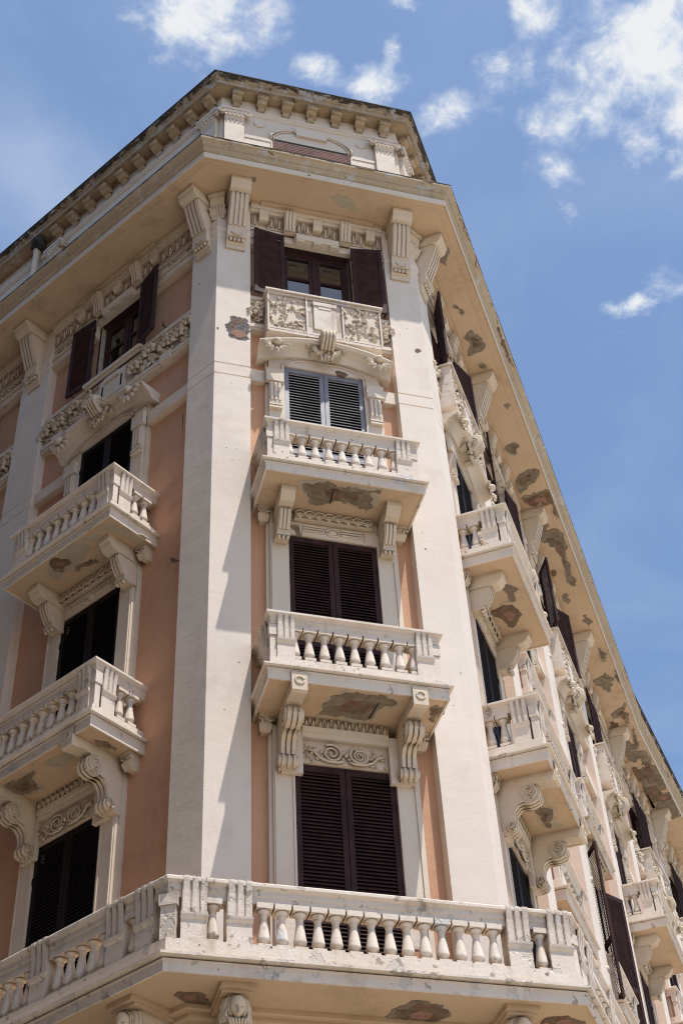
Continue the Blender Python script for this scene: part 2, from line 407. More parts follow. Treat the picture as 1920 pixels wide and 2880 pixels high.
def brA_mesh(p=.84):   # scrolled console with beam
    mb = MB(); w = .118
    mb.side([(-.2, 0), (p+.018, 0), (p+.018, .12), (p+.03, .13), (p+.03, -.02), (p+.03, -.17), (p-.02, -.19), (.62, -.15), (.50, -.17), (-.2, -.17)], -w+.008, w-.008)
    mb.lathe(0, 0, [(0, 0)], 3) if False else None
    mb.tube([(.062*math.cos(a), -(p+.032), -.015+.062*math.sin(a)) for a in [2*PI*i/14 for i in range(15)]], .014, 5)
    body = [(-.2, -.17), (.50, -.17), (.54, -.25), (.55, -.33), (.50, -.42), (.41, -.465), (.31, -.43), (.22, -.455), (.15, -.53), (.12, -.64), (.13, -.76), (.14, -.86), (.08, -.90), (-.2, -.90)]
    mb.side(body, -w+.01, w-.01)
    for (o, z, r) in ((.42, -.31, .13), (.095, -.81, .078)):
        n = 16; vs = []
        mb.smooth = True
        for x in (-w-.006, w+.006):
            for k in range(n): a = 2*PI*k/n; vs.append((x, -(o+r*math.cos(a)), z+r*math.sin(a)))
        mb.add(vs, [(k, (k+1) % n, n+(k+1) % n, n+k) for k in range(n)]); mb.smooth = False
        mb.add(vs, [tuple(range(n)), tuple(range(n, 2*n))])
        for x, hd in ((-w-.01, 1), (w+.01, 1)): mb.spiral(x, o, z, r*.88, 2.2, .014, -hd, PI/2, plane='oz')
        mb.spiral(-w-.01, o, z, r*.2, 1, .02, 1, 0, plane='oz')
    flutes(mb, -w+.005, w-.005, [(.565, -.33), (.52, -.435), (.42, -.475), (.32, -.445), (.23, -.465), (.16, -.535), (.135, -.64), (.135, -.72)], 3, .018, .3)
    for k in range(3):
        c = -w+2*w*(k+.5)/3
        for (o, z, r) in ((.42, -.31, .135), (.095, -.81, .083)):
            mb.tube([(c, -(o+r*math.cos(a)), z+r*math.sin(a)) for a in [rad(-110+20*i) for i in range(9)]], .024, 6)
    return mb.build('bracket', ['orn'])
ME_BRB = brB_mesh(); ME_BRA = brA_mesh()
def sideleaf_mesh():
    mb = MB(); mb.taper(0, -.2, .10, .19, -.25, .17, .27, -.04); mb.box(-.10, .10, -.2, .10, -.04, 0)
    for k in range(-2, 3): mb.petal(k*.028, .0, -.26, PI/2-k*.10, .23-.02*abs(k), .05, .08, .9, 5)
    for k in (-1, 1): mb.petal(k*.025, .02, -.17, PI/2-k*.4, .13, .045, .07, .9, 4); mb.spiral(k*.07, .08, -.075, .033, 1.3, .010, -k)
    return mb.build('leaf_ornament', ['orn'])
ME_SLEAF = sideleaf_mesh()
SLABS = {}
def balcony(fr, u, zs, kind, w=2.62, p=.84, flush=False, name='balcony', brk=.855):
    hw = w/2; key = (round(hw, 3), p)
    if key not in SLABS: SLABS[key] = (slab_mesh(hw-.02, p, 'wornrail'), rail_mesh(hw-.02, p, 'wornrail'))
    b = put('balcony', SLABS[key][0], fr, u, 0, zs)
    sub('handrail', SLABS[key][1], b)
    zt = .405; of = p-.055
    for s in (-1, 1): sub('pedestal', ME_PED, b, s*(hw-.30), of, zt)
    mbc = MB(); mbc.box(-.06, .06, -.12, 0, 0, .6); 
    n = int((w-1.3)/.22)+1; bo = of-.10
    inner = hw-.30-.14
    for i in range(n):
        x = (i-(n-1)/2)*(.22 if not flush else .22); sub('baluster', ME_BAL, b, x, bo, zt+.03)
    for s in (-1, 1): sub('baluster', ME_BAL, b, s*(inner-.0), bo, zt+.03)
    for s in (-1, 1):
        q = put_corner(b, s, hw, of, zt)
    if not flush:
        for s in (-1, 1):
            xx = s*(hw-.055-.02)
            pd = sub('pedestal', ME_PED, b, xx, of-.28, zt, rz=s*PI/2)
            for yy in (of-.56, of-.775): sub('baluster', ME_BAL, b, s*(hw-.175), yy, zt+.03)
        for s in (-1, 1):
            sub('bracket', ME_BRB if kind == 'B' else ME_BRA, b, s*brk, 0, 0)
            sub('leaf_ornament', ME_SLEAF, b, s*1.125, -.06, 0)
    return b
PC = {}
def put_corner(b, s, hw, of, zt):
    if 'c' not in PC:
        mb = MB(); mb.box(-.05, .05, -.10, .0, 0, .58); mb.box(-.065, .065, -.115, .015, .40, .60); PC['c'] = mb.build('pedestal', ['wornrail'])
    return sub('pedestal', PC['c'], b, s*(hw-.125), of-.02, zt)

# ------------------------------------------------------------------ window surrounds (local: u=0 centre, o from pilaster plane)
BW = -.2      # pink wall plane
SO = -.085    # shutter plane (front)
def surround1():   # terrace level (world z)
    mb = MB()
    for s in (-1, 1):
        a, b = sorted((s*.72, s*1.02)); mb.box(a, b, BW, -.06, 9.3, 13.5)
        a, b = sorted((s*1.02, s*1.07)); mb.box(a, b, BW, -.11, 9.3, 13.5)
        a, b = sorted((s*.72, s*.75)); mb.box(a, b, -.06, -.045, 9.3, 12.93)
        a, b = sorted((s*.975, s*1.0)); mb.box(a, b, -.06, -.04, 9.3, 12.75)
    mb.box(-.72, .72, BW, -.06, 12.93, 13.5)
    # side cheeks up to the brackets
    for s in (-1, 1): a, b = sorted((s*.62, s*.92)); mb.box(a, b, -.06, .02, 12.7, 13.45)
    mb.box(-.62, .62, -.06, .03, 13.30, 13.38); mb.box(-.62, .62, -.06, .05, 13.38, 13.47)
    mb.box(-.56, .56, -.06, -.045, 12.94, 13.24)
    return mb.build('window_surround', ['cream'])
def band1():
    mb = MB(); mb.box(-.63, .63, -.1, .03, 13.45, 13.61); eggband(mb, -.62, .62, .03, 13.46, 13.60, 12); return mb.build('egg_and_dart_band', ['orn'])
def relief1():
    mb = MB(); rnd = random.Random(3)
    for s in (-1, 1):
        mb.spiral(s*.2, .0, 13.09, .14, 2.0, .02, s, PI/2+.6); mb.spiral(s*.2, -.01, 13.09, .10, 1.2, .02, s, PI/2+2)
        mb.tube([(s*.04, 0, 12.98), (s*.12, 0, 12.95), (s*.25, 0, 12.95), (s*.38, 0, 13.0), (s*.46, 0, 13.1), (s*.56, 0, 13.12)], .02, 5)
        for k in range(7): mb.petal(s*(.3+.045*k), -.04, 13.08+rnd.uniform(-.05, .04), rnd.uniform(0, 6.28), .09, .055, .05, .7, 3)
        for k in range(12): mb.petal(s*rnd.uniform(.28, .56), -.05, 13.09+rnd.uniform(-.09, .08), rnd.uniform(0, 6.28), .10, .05, .05, .7, 3)
        for k in range(6): mb.petal(s*(.2+.1*math.cos(k)), -.05, 13.09+.1*math.sin(k), k+.6, .08, .04, .04, .7, 3)
        for k in range(3): mb.petal(s*.4, -.04, 13.08, PI/2-s*(.2+.5*k), .12, .05, .05, .7, 3)
        mb.petal(s*.02, -.04, 13.07, PI/2-s*.5, .1, .06, .06, .7, 3); mb.petal(s*.02, -.04, 13.07, -PI/2+s*.5, .1, .06, .06, .7, 3)
    mb.ball((0, 0, 13.07), (.03, .035, .03), 8, 5)
    return mb.build('scroll_relief', ['orn'])
def surround2():
    mb = MB()
    for s in (-1, 1):
        a, b = sorted((s*.72, s*1.02)); mb.box(a, b, BW, -.06, 13.9, 17.5)
        a, b = sorted((s*1.02, s*1.07)); mb.box(a, b, BW, -.11, 13.9, 17.5)
        a, b = sorted((s*.975, s*1.0)); mb.box(a, b, -.06, -.04, 14.0, 16.9)
        # grooved lintel panels
        for z in (17.29, 17.34, 17.39):
            a, b = sorted((s*.14, s*.48)); mb.box(a, b, -.06, -.03, z, z+.025)
        a, b = sorted((s*.52, s*.54)); mb.box(a, b, -.06, -.035, 17.24, 17.45)
        a, b = sorted((s*.54, s*.70)); mb.box(a, b, -.06, -.035, 17.43, 17.45)
    mb.box(-.72, .72, BW, -.06, 17.2, 17.5)
    mb.tube([(.105*math.cos(a), .05, 17.34+.075*math.sin(a)) for a in [2*PI*i/16 for i in range(17)]], .016, 5)
    mb.ball((0, -.06, 17.34), (.085, .03, .06), 12, 6)
    mb.box(-1.02, 1.02, BW+.01, -.04, 17.5, 17.64)
    return mb.build('window_surround', ['cream'])
def band2():
    mb = MB(); mb.box(-.64, .64, -.1, .04, 17.47, 17.645); leafband(mb, -.63, .63, .05, 17.475, 17.635, 8); return mb.build('leaf_band', ['orn'])
def surround3():
    mb = MB()
    for s in (-1, 1):
        a, b = sorted((s*.72, s*1.0)); mb.box(a, b, BW, -.06, 17.9, 21.3)
        a, b = sorted((s*1.0, s*1.05)); mb.box(a, b, BW, -.11, 17.9, 21.4)
        a, b = sorted((s*.75, s*1.06)); mb.box(a, b, -.06, .02, 20.74, 21.05)
        a, b = sorted((s*1.06, s*1.35)); mb.box(a, b, BW, -.08, 20.76, 21.06)
        a, b = sorted((s*.79, s*1.0)); mb.box(a, b, -.06, -.01, 20.2, 20.74)
        for k in range(3): c = s*(.825+.07*k); mb.box(c-.02, c+.02, -.01, .012, 20.26, 20.70)
        for z in (20.06, 20.13): a, b = sorted((s*.78, s*1.01)); mb.box(a, b, -.06, .012, z, z+.04)
    # arched head
    arc = [(-.72+1.44*i/16) for i in range(17)]
    top = [(x, 21.33+.18*(1-(x/.72)**2)**.5 if abs(x) < .72 else 21.33) for x in arc]
    mb.plate([(-1.0, 21.27), (1.0, 21.27), (1.0, 21.62), (.5, 21.8), (0, 21.86), (-.5, 21.8), (-1.0, 21.62)], BW, -.06)
    mb.tube([(x, .05, 21.26+.22*max(0, 1-(x/.70)**4)) for x in [-.70+1.4*i/20 for i in range(21)]], .018, 5)
    mb.tube([(x, .055, 21.29+.24*max(0, 1-(x/.77)**4)) for x in [-.77+1.54*i/20 for i in range(21)]], .012, 5)
    for s in (-1, 1): mb.tube([(s*.77, .055, 21.29), (s*.77, .055, 20.9)], .012, 5)
    return mb.build('window_surround', ['cream'])
def hood_mesh():
    mb = MB(); n = 14
    def top(x): return 21.50+.27*(1-(x/1.25)**2)
    xs = [-1.22+2.44*i/n for i in range(n+1)]
    for a, b in zip(xs[:-1], xs[1:]):
        za, zb = top(a), top(b)
        vs = []
        for x, z in ((a, za), (b, zb)):
            for o, dz in ((-.2, -.24), (.0, -.24), (.02, -.20), (.06, -.13), (.13, -.085), (.21, -.065), (.225, -.045), (.25, -.02), (.25, .012), (-.2, .025)): vs.append((x, -o, z+dz))
        m = 10; mb.add(vs, [(k, (k+1) % m, m+(k+1) % m, m+k) for k in range(m)]+([tuple(range(m))] if a == xs[0] else [])+([tuple(range(m, 2*m))] if b == xs[-1] else []))
    me = mb.build('hood', ['cream']); return me
def shell_mesh():
    mb = MB(); shell(mb, 0, .12, -.05, .26); return mb.build('shell_ornament', ['orn'])
def keystone_mesh():
    mb = MB()
    prof = [(-.1, .18), (.22, .18), (.30, .16), (.36, .10), (.37, .02), (.34, -.07), (.27, -.12), (.22, -.18), (.16, -.20), (-.1, -.20)]
    mb.side(prof, -.125, .125)
    for k in range(4):
        c = -.125+.25*(k+.5)/4; mb.tube([(c, -o, z) for o, z in prof[1:-1]], .03, 6)
    mb.spiral(-.13, .22, .02, .12, 2, .014, 1, PI/2, plane='oz'); mb.spiral(.13, .22, .02, .12, 2, .014, 1, PI/2, plane='oz')
    rnd = random.Random(5)
    for s in (-1, 1):
        mb.box(min(s*.125, s*.34), max(s*.125, s*.34), -.1, .12, -.06, .02)
        mb.box(min(s*.30, s*.36), max(s*.30, s*.36), -.1, .14, -.10, .10)
        mb.box(min(s*.125, s*.27), max(s*.125, s*.27), -.1, .09, -.22, -.12)
        for k in range(5): mb.petal(s*.1, .1, -.16, rad(-90+s*(10+22*k)), .2, .09, .07, .6, 4)
    for k in range(14): mb.ball((rnd.uniform(-.15, .15), .12, rnd.uniform(-.33, -.18)), (.045, .05, .04), 6, 4, rnd.uniform(0, 3))
    for k in range(4): mb.tube([(-.09+.06*k, -.11, -.28), (-.09+.06*k, -.12, -.42+.015*k)], .03, 6)
    return mb.build('keystone', ['orn'])
def frieze_mesh(u0, u1, cu, seed, gap=.36):
    mb = MB(); rnd = random.Random(seed)
    mb.box(u0, u1, BW, -.12, 22.12, 23.12)
    mb.box(u0, u1, -.12, -.05, 23.0, 23.10); mb.box(u0, u1, -.12, -.08, 22.94, 23.0)
    mb.box(u0, u1, -.12, -.06, 22.14, 22.20); mb.box(u0, u1, -.12, -.04, 22.20, 22.28); mb.box(u0, u1, -.12, -.07, 22.28, 22.33)
    mb.box(cu-gap, cu+gap, -.12, -.05, 22.33, 22.94); mb.box(cu-.2, cu+.2, -.05, -.01, 22.78, 22.9)
    for s in (-1, 1):
        a, b = sorted((cu+s*1.35, cu+s*1.62)); mb.box(a, b, -.12, -.01, 22.12, 22.32) if a >= u0 and b <= u1 else None
        mb.cur = 1; mb.box(cu+s*.26-.02, cu+s*.26+.02, -.06, -.047, 22.42, 22.75); mb.cur = 0  # slots are near-black strips, their shade put into the colour
    return mb.build('frieze', ['cream', 'dark'])
def floral_mesh(u0, u1, z0, z1, o, n, seed, big=.16):
    mb = MB(); floral(mb, u0, u1, z0, z1, o, n, random.Random(seed), big); return mb.build('floral_relief', ['orn'], recalc=False)
def leaf_panel(u0, u1, z0, z1, o, seed):
    mb = MB(); rnd = random.Random(seed); nu = max(3, int((u1-u0)/.125)); nz = max(3, int((z1-z0)/.125))
    mb.box(u0, u1, o-.02, o-.005, z0, z1)
    for i in range(nu):
        for j in range(nz):
            u = u0+(u1-u0)*(i+.5)/nu+rnd.uniform(-.03, .03); z = z0+(z1-z0)*(j+.5)/nz+rnd.uniform(-.03, .03); a = rnd.uniform(0, 6.28)
            for k in range(rnd.choice((1, 2, 2, 3))):
                L = rnd.uniform(.09, .17); mb.petal(u, o-.01, z, a+k*rnd.uniform(.7, 1.3), L, L*rnd.uniform(.5, .8), rnd.uniform(.02, .06), rnd.uniform(.2, .9), 4)
    return mb.build('floral_relief', ['orn'], recalc=False)
def planter_mesh():
    mb = MB(); hw, p = 1.07, .22
    z0, z1 = 21.86, 23.04
    mb.box(-hw, hw, -.18, p-.04, z0, z1-.04)
    mb.box(-hw-.04, hw+.04, -.18, p+.04, z1-.04, z1)
    for x in (-hw, -.355, .325, hw-.03): mb.box(x, x+.03, p-.04, p, z0, z1-.04)
    mb.box(-hw+.002, hw-.002, p-.04, p-.005, z0, z0+.06); mb.box(-hw+.002, hw-.002, p-.04, p-.005, z1-.1, z1-.042)
    mb.box(-hw+.002, hw-.002, p-.04, p-.015, z0+.09, z0+.14)
    mb.box(-.21, .21, p-.04, p-.0, 22.12, 22.86); mb.box(-.22, .22, p-.04, p+.02, 22.78, 22.88); mb.box(-.12, .12, p-.04, p+.01, 22.70, 22.78)
    mb.cur = 1
    for s in (-1, 1): mb.box(s*.27-.022, s*.27+.022, p-.05, p-.036, 22.2, 22.62); mb.box(s*.27-.03, s*.27+.03, p-.05, p-.0385, 22.18, 22.64)
    return mb.build('window_box', ['wornrail', 'whitep'])
def w4_mesh():
    mb = MB(); z0, z1 = 23.12, 25.04; d = -.34
    mb.box(-.66, -.60, d-.04, d+.03, z0, z1); mb.box(.60, .66, d-.04, d+.03, z0, z1); mb.box(-.6, .6, d-.04, d+.028, z1-.08, z1); mb.box(-.6, .6, d-.04, d+.028, z0, z0+.07)
    mb.box(-.045, .045, d-.04, d+.04, z0+.07, z1-.08)
    for s in (-1, 1):
        a, b = sorted((s*.045, s*.11)); mb.box(a, b, d-.035, d+.02, z0+.07, z1-.08)
        a, b = sorted((s*.54, s*.60)); mb.box(a, b, d-.035, d+.02, z0+.07, z1-.08)
        a, b = sorted((s*.11, s*.54)); mb.box(a, b, d-.035, d+.018, z0+.07, z0+.15); mb.box(a, b, d-.035, d+.018, z1-.16, z1-.08); mb.box(a, b, d-.035, d+.018, z0+1.12, z0+1.17)
    # jambs
    mb.box(-.70, -.66, -.5, -.19, z0, z1+.02); mb.box(.66, .70, -.5, -.19, z0, z1+.02); mb.box(-.66, .66, -.5, -.19, z1, z1+.02)
    return mb.build('window', ['maroon'])
def pane_mesh():
    mb = MB(); mb.box(-.215, .215, -.004, 0, 0, .96); return mb.build('pane', ['glass'])
ME = dict(s1=surround1(), b1=band1(), r1=relief1(), s2=surround2(), b2=band2(), s3=surround3(), hood=hood_mesh(), shell=shell_mesh(), key=keystone_mesh(),
          planter=planter_mesh(), w4=w4_mesh(), pane=pane_mesh())
ME['pl1'] = leaf_panel(-1.03, -.36, 22.02, 22.93, .185, 11)
ME['pl2'] = leaf_panel(.36, 1.03, 22.02, 22.93, .185, 12)
ME['fr1'] = floral_mesh(-1.66, -.42, 22.34, 22.94, -.11, 70, 13, .17)
ME['fr2'] = floral_mesh(.42, 1.66, 22.34, 22.94, -.11, 70, 14, .17)
def window4(fr, u):
    w = put('window', ME['w4'], fr, u)
    for s in (-1, 1):
        for z in (23.23, 24.27): sub('pane', ME['pane'], w, s*.325, -.345, z-.02)
    return w
def hood(fr, u):
    h = put('hood', ME['hood'], fr, u)
    for s in (-1, 1): sub('shell_ornament', ME['shell'], h, s*.93, .10, 21.50)
    sub('keystone', ME['key'], h, 0, .05, 21.74)
    return h
def window_box(fr, u):
    w = put('window_box', ME['planter'], fr, u); sub('floral_relief', ME['pl1'], w); sub('floral_relief', ME['pl2'], w); return w

# ------------------------------------------------------------------ top frieze under the big cornice
def top_frieze_mesh(u0, u1, cu):
    mb = MB()
    mb.box(u0, u1, BW, -.09, 25.04, 25.96)
    for a, b in ((u0, cu-.70), (cu+.70, u1)):
        mb.box(a, b, BW, -.09, 24.66, 25.0405)
        mb.box(a, b, -.09, -.03, 24.70, 24.76); mb.box(a, b, -.09, -.05, 24.76, 24.90); mb.box(a, b, -.09, -.01, 24.90, 24.96)
    mb.box(u0, u1, -.09, .03, 25.70, 25.80); mb.box(u0, u1, -.09, .06, 25.80, 25.955)
    mb.box(u0, u1, -.09, -.05, 25.22, 25.28)
    return mb
def console_small():
    mb = MB(); mb.side([(-.1, 25.72), (.10, 25.72), (.10, 25.5), (.05, 25.44), (-.1, 25.44)], -.09, .09); return mb.build('console', ['orn'])
def console_fluted():
    mb = MB(); pr = [(-.1, 25.74), (.16, 25.74), (.17, 25.66), (.11, 25.5), (.07, 25.35), (.06, 25.22), (-.1, 25.22)]
    mb.side(pr, -.11, .11); flutes(mb, -.10, .10, pr[1:-1], 3, .015, .3); return mb.build('console', ['orn'])
def frieze_panel():
    mb = MB(); mb.box(-.43, .43, -.1, .03, 25.07, 25.24)
    for x in (-.34, 0, .34): mb.box(x-.08, x+.08, -.1, .02, 25.02, 25.071)
    mb.box(-.45, .45, -.1, -.03, 25.045, 25.25); return mb.build('frieze_panel', ['cream'])
ME['cs'] = console_small(); ME['cf'] = console_fluted(); ME['fp'] = frieze_panel()
def bay_frieze(fr, u0, u1, cu):
    fo = put('frieze', top_frieze_mesh(u0, u1, cu).build('frieze', ['cream']), fr)
    for x in (-1.08, 0, 1.08): sub('console', ME['cs'], fo, cu+x)
    for x in (-.56, .56): sub('console', ME['cf'], fo, cu+x)
    sub('frieze_panel', ME['fp'], fo, cu)
    def band(a, b, n):
        mb = MB(); mb.box(a, b, -.1, -.045, 25.30, 25.69); eggband(mb, a, b, -.045, 25.31, 25.68, n); sub('egg_and_dart_band', mb.build('egg_and_dart_band', ['orn']), fo)
    for a, b, n in ((-.45, -.09, 2), (.09, .45, 2), (-.99, -.67, 2), (.67, .99, 2)): band(cu+a, cu+b, n)
    for a, b in ((u0+.02, cu-1.17), (cu+1.17, u1-.02)):
        if b-a > .13: band(a, b, max(1, int((b-a)/.18)))
    rnd = random.Random(int(abs(u0*10)))
    for a, b in ((u0+.05, cu-.50), (cu+.50, u1-.05)):
        if fr is FF: continue
        a, b = (a, min(b, cu-1.26)) if b < cu else (max(a, cu+1.26), b)
        if b-a < .15: continue
        mb = MB(); mb.box(a-.03, b+.02, -.1, -.075, 24.97, 25.21); floral(mb, a, b, 24.98, 25.20, -.075, int((b-a)*34), rnd, .11)
        sub('floral_relief', mb.build('floral_relief', ['orn'], recalc=False), fo)
    mb = MB(); mb.box(cu-1.15, cu+1.15, -.1, .15, 25.90, 25.946); mb.box(u0, u1, -.1, .10, 25.93, 25.9465)
    sub('soffit_panel', mb.build('soffit_panel', ['soffit']), fo)

def corbel_mesh():
    mb = MB(); w = .19
    mb.side([(-.1, 0), (.60, 0), (.60, -.10), (.575, -.12), (.555, -.2), (.50, -.26), (.42, -.285), (-.1, -.285)], -w-.012, w+.012)
    pr = [(.40, -.285), (.415, -.34), (.40, -.42), (.34, -.62), (.25, -.86), (.175, -1.06), (.15, -1.14)]
    mb.side([(-.1, -.285)]+pr+[(-.1, -1.14)], -w+.01, w-.01)
    flutes(mb, -w+.012, w-.012, pr[:-1], 4, .022, .38)
    mb.side([(-.1, -1.14), (.165, -1.14), (.155, -1.36), (-.1, -1.36)], -w+.004, w-.004)
    mb.tube([(.10*math.cos(a), -.168, -1.25+.08*math.sin(a)) for a in [PI+PI*i/10 for i in range(11)]], .014, 5)
    mb.side([(-.1, -1.36), (.15, -1.36), (.10, -1.38), (.09, -1.48), (.05, -1.50), (.04, -1.62), (-.1, -1.62)], -w+.002, w-.002)
    for k in (-1.5, -.5, .5, 1.5): mb.ball((k*.075, .115, -1.43), (.04, .04, .045), 6, 4)
    return mb.build('corbel', ['orn'])
ME['corbel'] = corbel_mesh()
def corner_cap_mesh():
    mb = MB(); mb.taper(0, -.05, .26, .06, 25.28, .30, .20, 25.93)
    acanthus(mb, 0, .02, 25.34, .26, .36, 5, .12); mb.box(-.17, .17, -.1, .18, 25.84, 25.945)
    return mb.build('capital', ['orn'])
ME['ccap'] = corner_cap_mesh()

# ------------------------------------------------------------------ walls
def wall(fr, u0, u1, z0, z1, holes, name='wall', o=BW, depth=.45, mats=('pink', 'cream', 'dark')):
    mb = MB()
    us = sorted({u0, u1, *[h[0] for h in holes], *[h[1] for h in holes]}); zs = sorted({z0, z1, *[h[2] for h in holes], *[h[3] for h in holes]})
    for a, b in zip(us[:-1], us[1:]):
        for c, d in zip(zs[:-1], zs[1:]):
            if any(h[0] <= a and b <= h[1] and h[2] <= c and d <= h[3] for h in holes): continue
            mb.add([(a, -o, c), (b, -o, c), (b, -o, d), (a, -o, d)], [(0, 1, 2, 3)])
    for h in holes:
        a, b, c, d = h; y0, y1 = -o, -(o-depth); mb.cur = 1 if c > 22 else 2  # lower reveals coloured near-black for the shade behind the louvres
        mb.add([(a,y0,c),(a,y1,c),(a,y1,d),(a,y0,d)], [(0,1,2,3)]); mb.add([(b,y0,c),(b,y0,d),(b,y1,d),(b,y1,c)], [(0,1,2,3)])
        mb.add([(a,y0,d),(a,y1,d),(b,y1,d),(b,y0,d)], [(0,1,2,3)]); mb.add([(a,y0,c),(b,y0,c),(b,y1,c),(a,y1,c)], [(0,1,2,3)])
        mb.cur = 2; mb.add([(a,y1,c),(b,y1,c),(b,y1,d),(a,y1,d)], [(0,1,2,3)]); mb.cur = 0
    return put(name, mb.build(name, list(mats), recalc=False), fr)
def holes_for(c): return [(c-.72, c+.72, 9.3, 12.93), (c-.72, c+.72, 13.7, 17.2), (c-.72, c+.72, 17.8, 21.27), (c-.66, c+.66, 23.12, 25.06)]

def bay(fr, u0, u1, c, proj=True, planter=True, sh=('maroon', 'maroon', 'black'), open4=(12, 12), ornament=True, skip4=False, open2=None, seed=1, so4=.0):
    """one window bay between pilasters u0..u1 with window centre c"""
    wall(fr, u0-.05, u1+.05, 5.0, 25.97, holes_for(c))
    put('window_surround', ME['s1'], fr, c); sr = put('window_surround', ME['s2'], fr, c); put('window_surround', ME['s3'], fr, c)
    put('scroll_relief', ME['r1'], fr, c); put('egg_and_dart_band', ME['b1'], fr, c); put('leaf_band', ME['b2'], fr, c)
    # horizontal band between pilaster and window
    for a, b in ((u0, c-1.35), (c+1.35, u1)):
        if b-a > .05:
            mb = MB(); mb.box(a, b, BW, -.08, 20.76, 21.06); mb.box(a, b, -.08, -.07, 20.78, 21.04); put('string_course', mb.build('string_course', ['cream']), fr)
    put('frieze', frieze_mesh(u0, u1, c, seed), fr)
    if ornament:
        if fr is FF:
            for a, b in ((-1.31, -1.04), (1.04, 1.31)): put('floral_relief', floral_mesh(a, b, 22.40, 22.90, -.11, 30, int(seed+a*9), .12), fr)
        else: put('floral_relief', ME['fr1'], fr, c); put('floral_relief', ME['fr2'], fr, c)
        for a, b in ((u0+.02, c-1.68), (c+1.68, u1-.02)):
            if b-a > .15: put('floral_relief', floral_mesh(a, b, 22.34, 22.94, -.11, int((b-a)*60), seed+5, .15), fr)
    hood(fr, c); window4(fr, c)
    if planter: window_box(fr, c)
    else:
        mb = MB(); mb.box(-.8, .8, -.15, .02, 23.08, 23.16); mb.box(-.75, .75, -.15, -.02, 23.0, 23.08); put('window_sill', mb.build('window_sill', ['cream']), fr, c)
    bay_frieze(fr, u0, u1, c)
    # shutters
    zz = ((9.36, 12.92), (13.82, 17.19), (17.9, 21.26))
    for k, (z0, z1) in enumerate(zz):
        m, sl = sh[k] if isinstance(sh[k], tuple) else (sh[k], sh[k]); pt = .07 if m == 'grey' else .055
        a1, a2 = (0, 0) if not (open2 and k == 1) else open2
        shutter(fr, c-.71, .705, z0, z1, SO-.05, m, sl, a1, 'L', mid=1.25, pitch=pt); shutter(fr, c+.71, .705, z0, z1, SO-.05, m, sl, a2, 'R', mid=1.25, pitch=pt)
    shutter(fr, c-.67, .60, 23.14, 25.13, so4, 'maroon', None, 180-open4[0], 'L'); shutter(fr, c+.67, .60, 23.14, 25.13, so4, 'maroon', None, 180-open4[1], 'R')

SHF = ('maroon', 'maroon', ('grey', 'greyslat'))
bay(FF, -1.336, 1.336, 0.0, True, True, SHF, (6, 9), ornament=True, seed=1)
bay(FL, -4.79, -.65, -2.80, True, False, ('black', 'black', 'black'), (5, 12), seed=2)
bay(FL, -10.0, -5.64, -7.8, True, False, ('black', 'black', 'black'), (5, 30), seed=3)
bay(FR, .65, 3.88, 2.13, True, True, ('black', 'black', 'black'), (25, 20), seed=4)
bay(FR, 4.6, 8.47, 6.3, False, False, ('black', 'black', 'black'), (10, 10), seed=5)
bay(FR, 9.25, 13.65, 10.8, False, True, ('black', 'maroon', 'maroon'), (30, 28), seed=6, open2=(150, 150), so4=.02)
bay(FR, 14.36, 18.4, 15.85, True, True, ('maroon', 'maroon', 'maroon'), (180, 180), seed=7)
bay(FR2, .2, 4.2, 2.5, False, True, ('maroon', 'maroon', 'maroon'), (180, 180), seed=8)
bay(FR2, 4.95, 9.0, 7.0, False, True, ('maroon', 'maroon', 'maroon'), (180, 180), seed=9)

balcony(FF, 0, 17.65, 'B'); balcony(FF, 0, 13.615, 'A')
balcony(FL, -2.70, 17.65, 'B'); balcony(FL, -2.70, 13.615, 'A')
balcony(FL, -7.8, 17.65, 'B'); balcony(FL, -7.8, 13.615, 'A')
balcony(FR, 2.13, 17.65, 'B'); balcony(FR, 2.13, 13.615, 'A')
for fr, u in ((FR, 6.15), (FR, 10.8), (FR2, 2.5), (FR2, 7.0)):
    for z in (17.65, 13.615): balcony(fr, u, z, 'B', w=2.4, p=.14, flush=True)
balcony(FR, 15.8, 17.65, 'B'); balcony(FR, 15.8, 13.615, 'A')

# ------------------------------------------------------------------ pilasters
PPROF = [(-.25, 5.0), (0, 5.0), (0, 20.70), (-.018, 20.70), (-.018, 20.73), (0, 20.73), (0, 20.98), (-.018, 20.98), (-.018, 21.01), (0, 21.01), (0, 24.66), (.02, 24.68), (.02, 24.72), (.006, 24.74), (.006, 24.84), (.03, 24.87), (.045, 24.90), (.045, 24.94), (0, 24.96), (0, 25.952), (-.25, 25.952)]
def pil_path(path):
    mb = MB(); mb.sweep(path, PPROF); return put('pilaster', mb.build('pilaster', ['pil']))
pil_path([FL.p(-.65), FL.p(0), FF.p(-1.336)]); pil_path([FF.p(1.336), FR.p(0), FR.p(.65)])
def cap_sides(fr, a, b):
    c = (a+b)/2; put('corbel', ME['corbel'], fr, c, 0, 25.95)
for fr, a, b in ((FL, -5.64, -4.79), (FR, 3.88, 4.6), (FR, 8.47, 9.25), (FR, 13.65, 14.36), (FR2, 4.2, 4.95)):
    pil_path([fr.p(a), fr.p(b)]); cap_sides(fr, a, b)
pil_path([FR.p(18.4), FR2.p(0), FR2.p(.2)]); cap_sides(FR, 18.4, 19.0)
for fr, c in ((FF, -1.63), (FF, 1.63), (FL, -.33), (FR, .33)): put('corbel', ME['corbel'], fr, c, 0, 25.95)
for P, fa, fb in ((Vector((CLx, FY)), FL, FF), (Vector((CRx, FY)), FF, FR)):
    m = (fa.n+fb.n).normalized(); p = P-m*.03; link('capital', ME['ccap'], B, (p.x, p.y, 0), (fa.th+fb.th)/2)

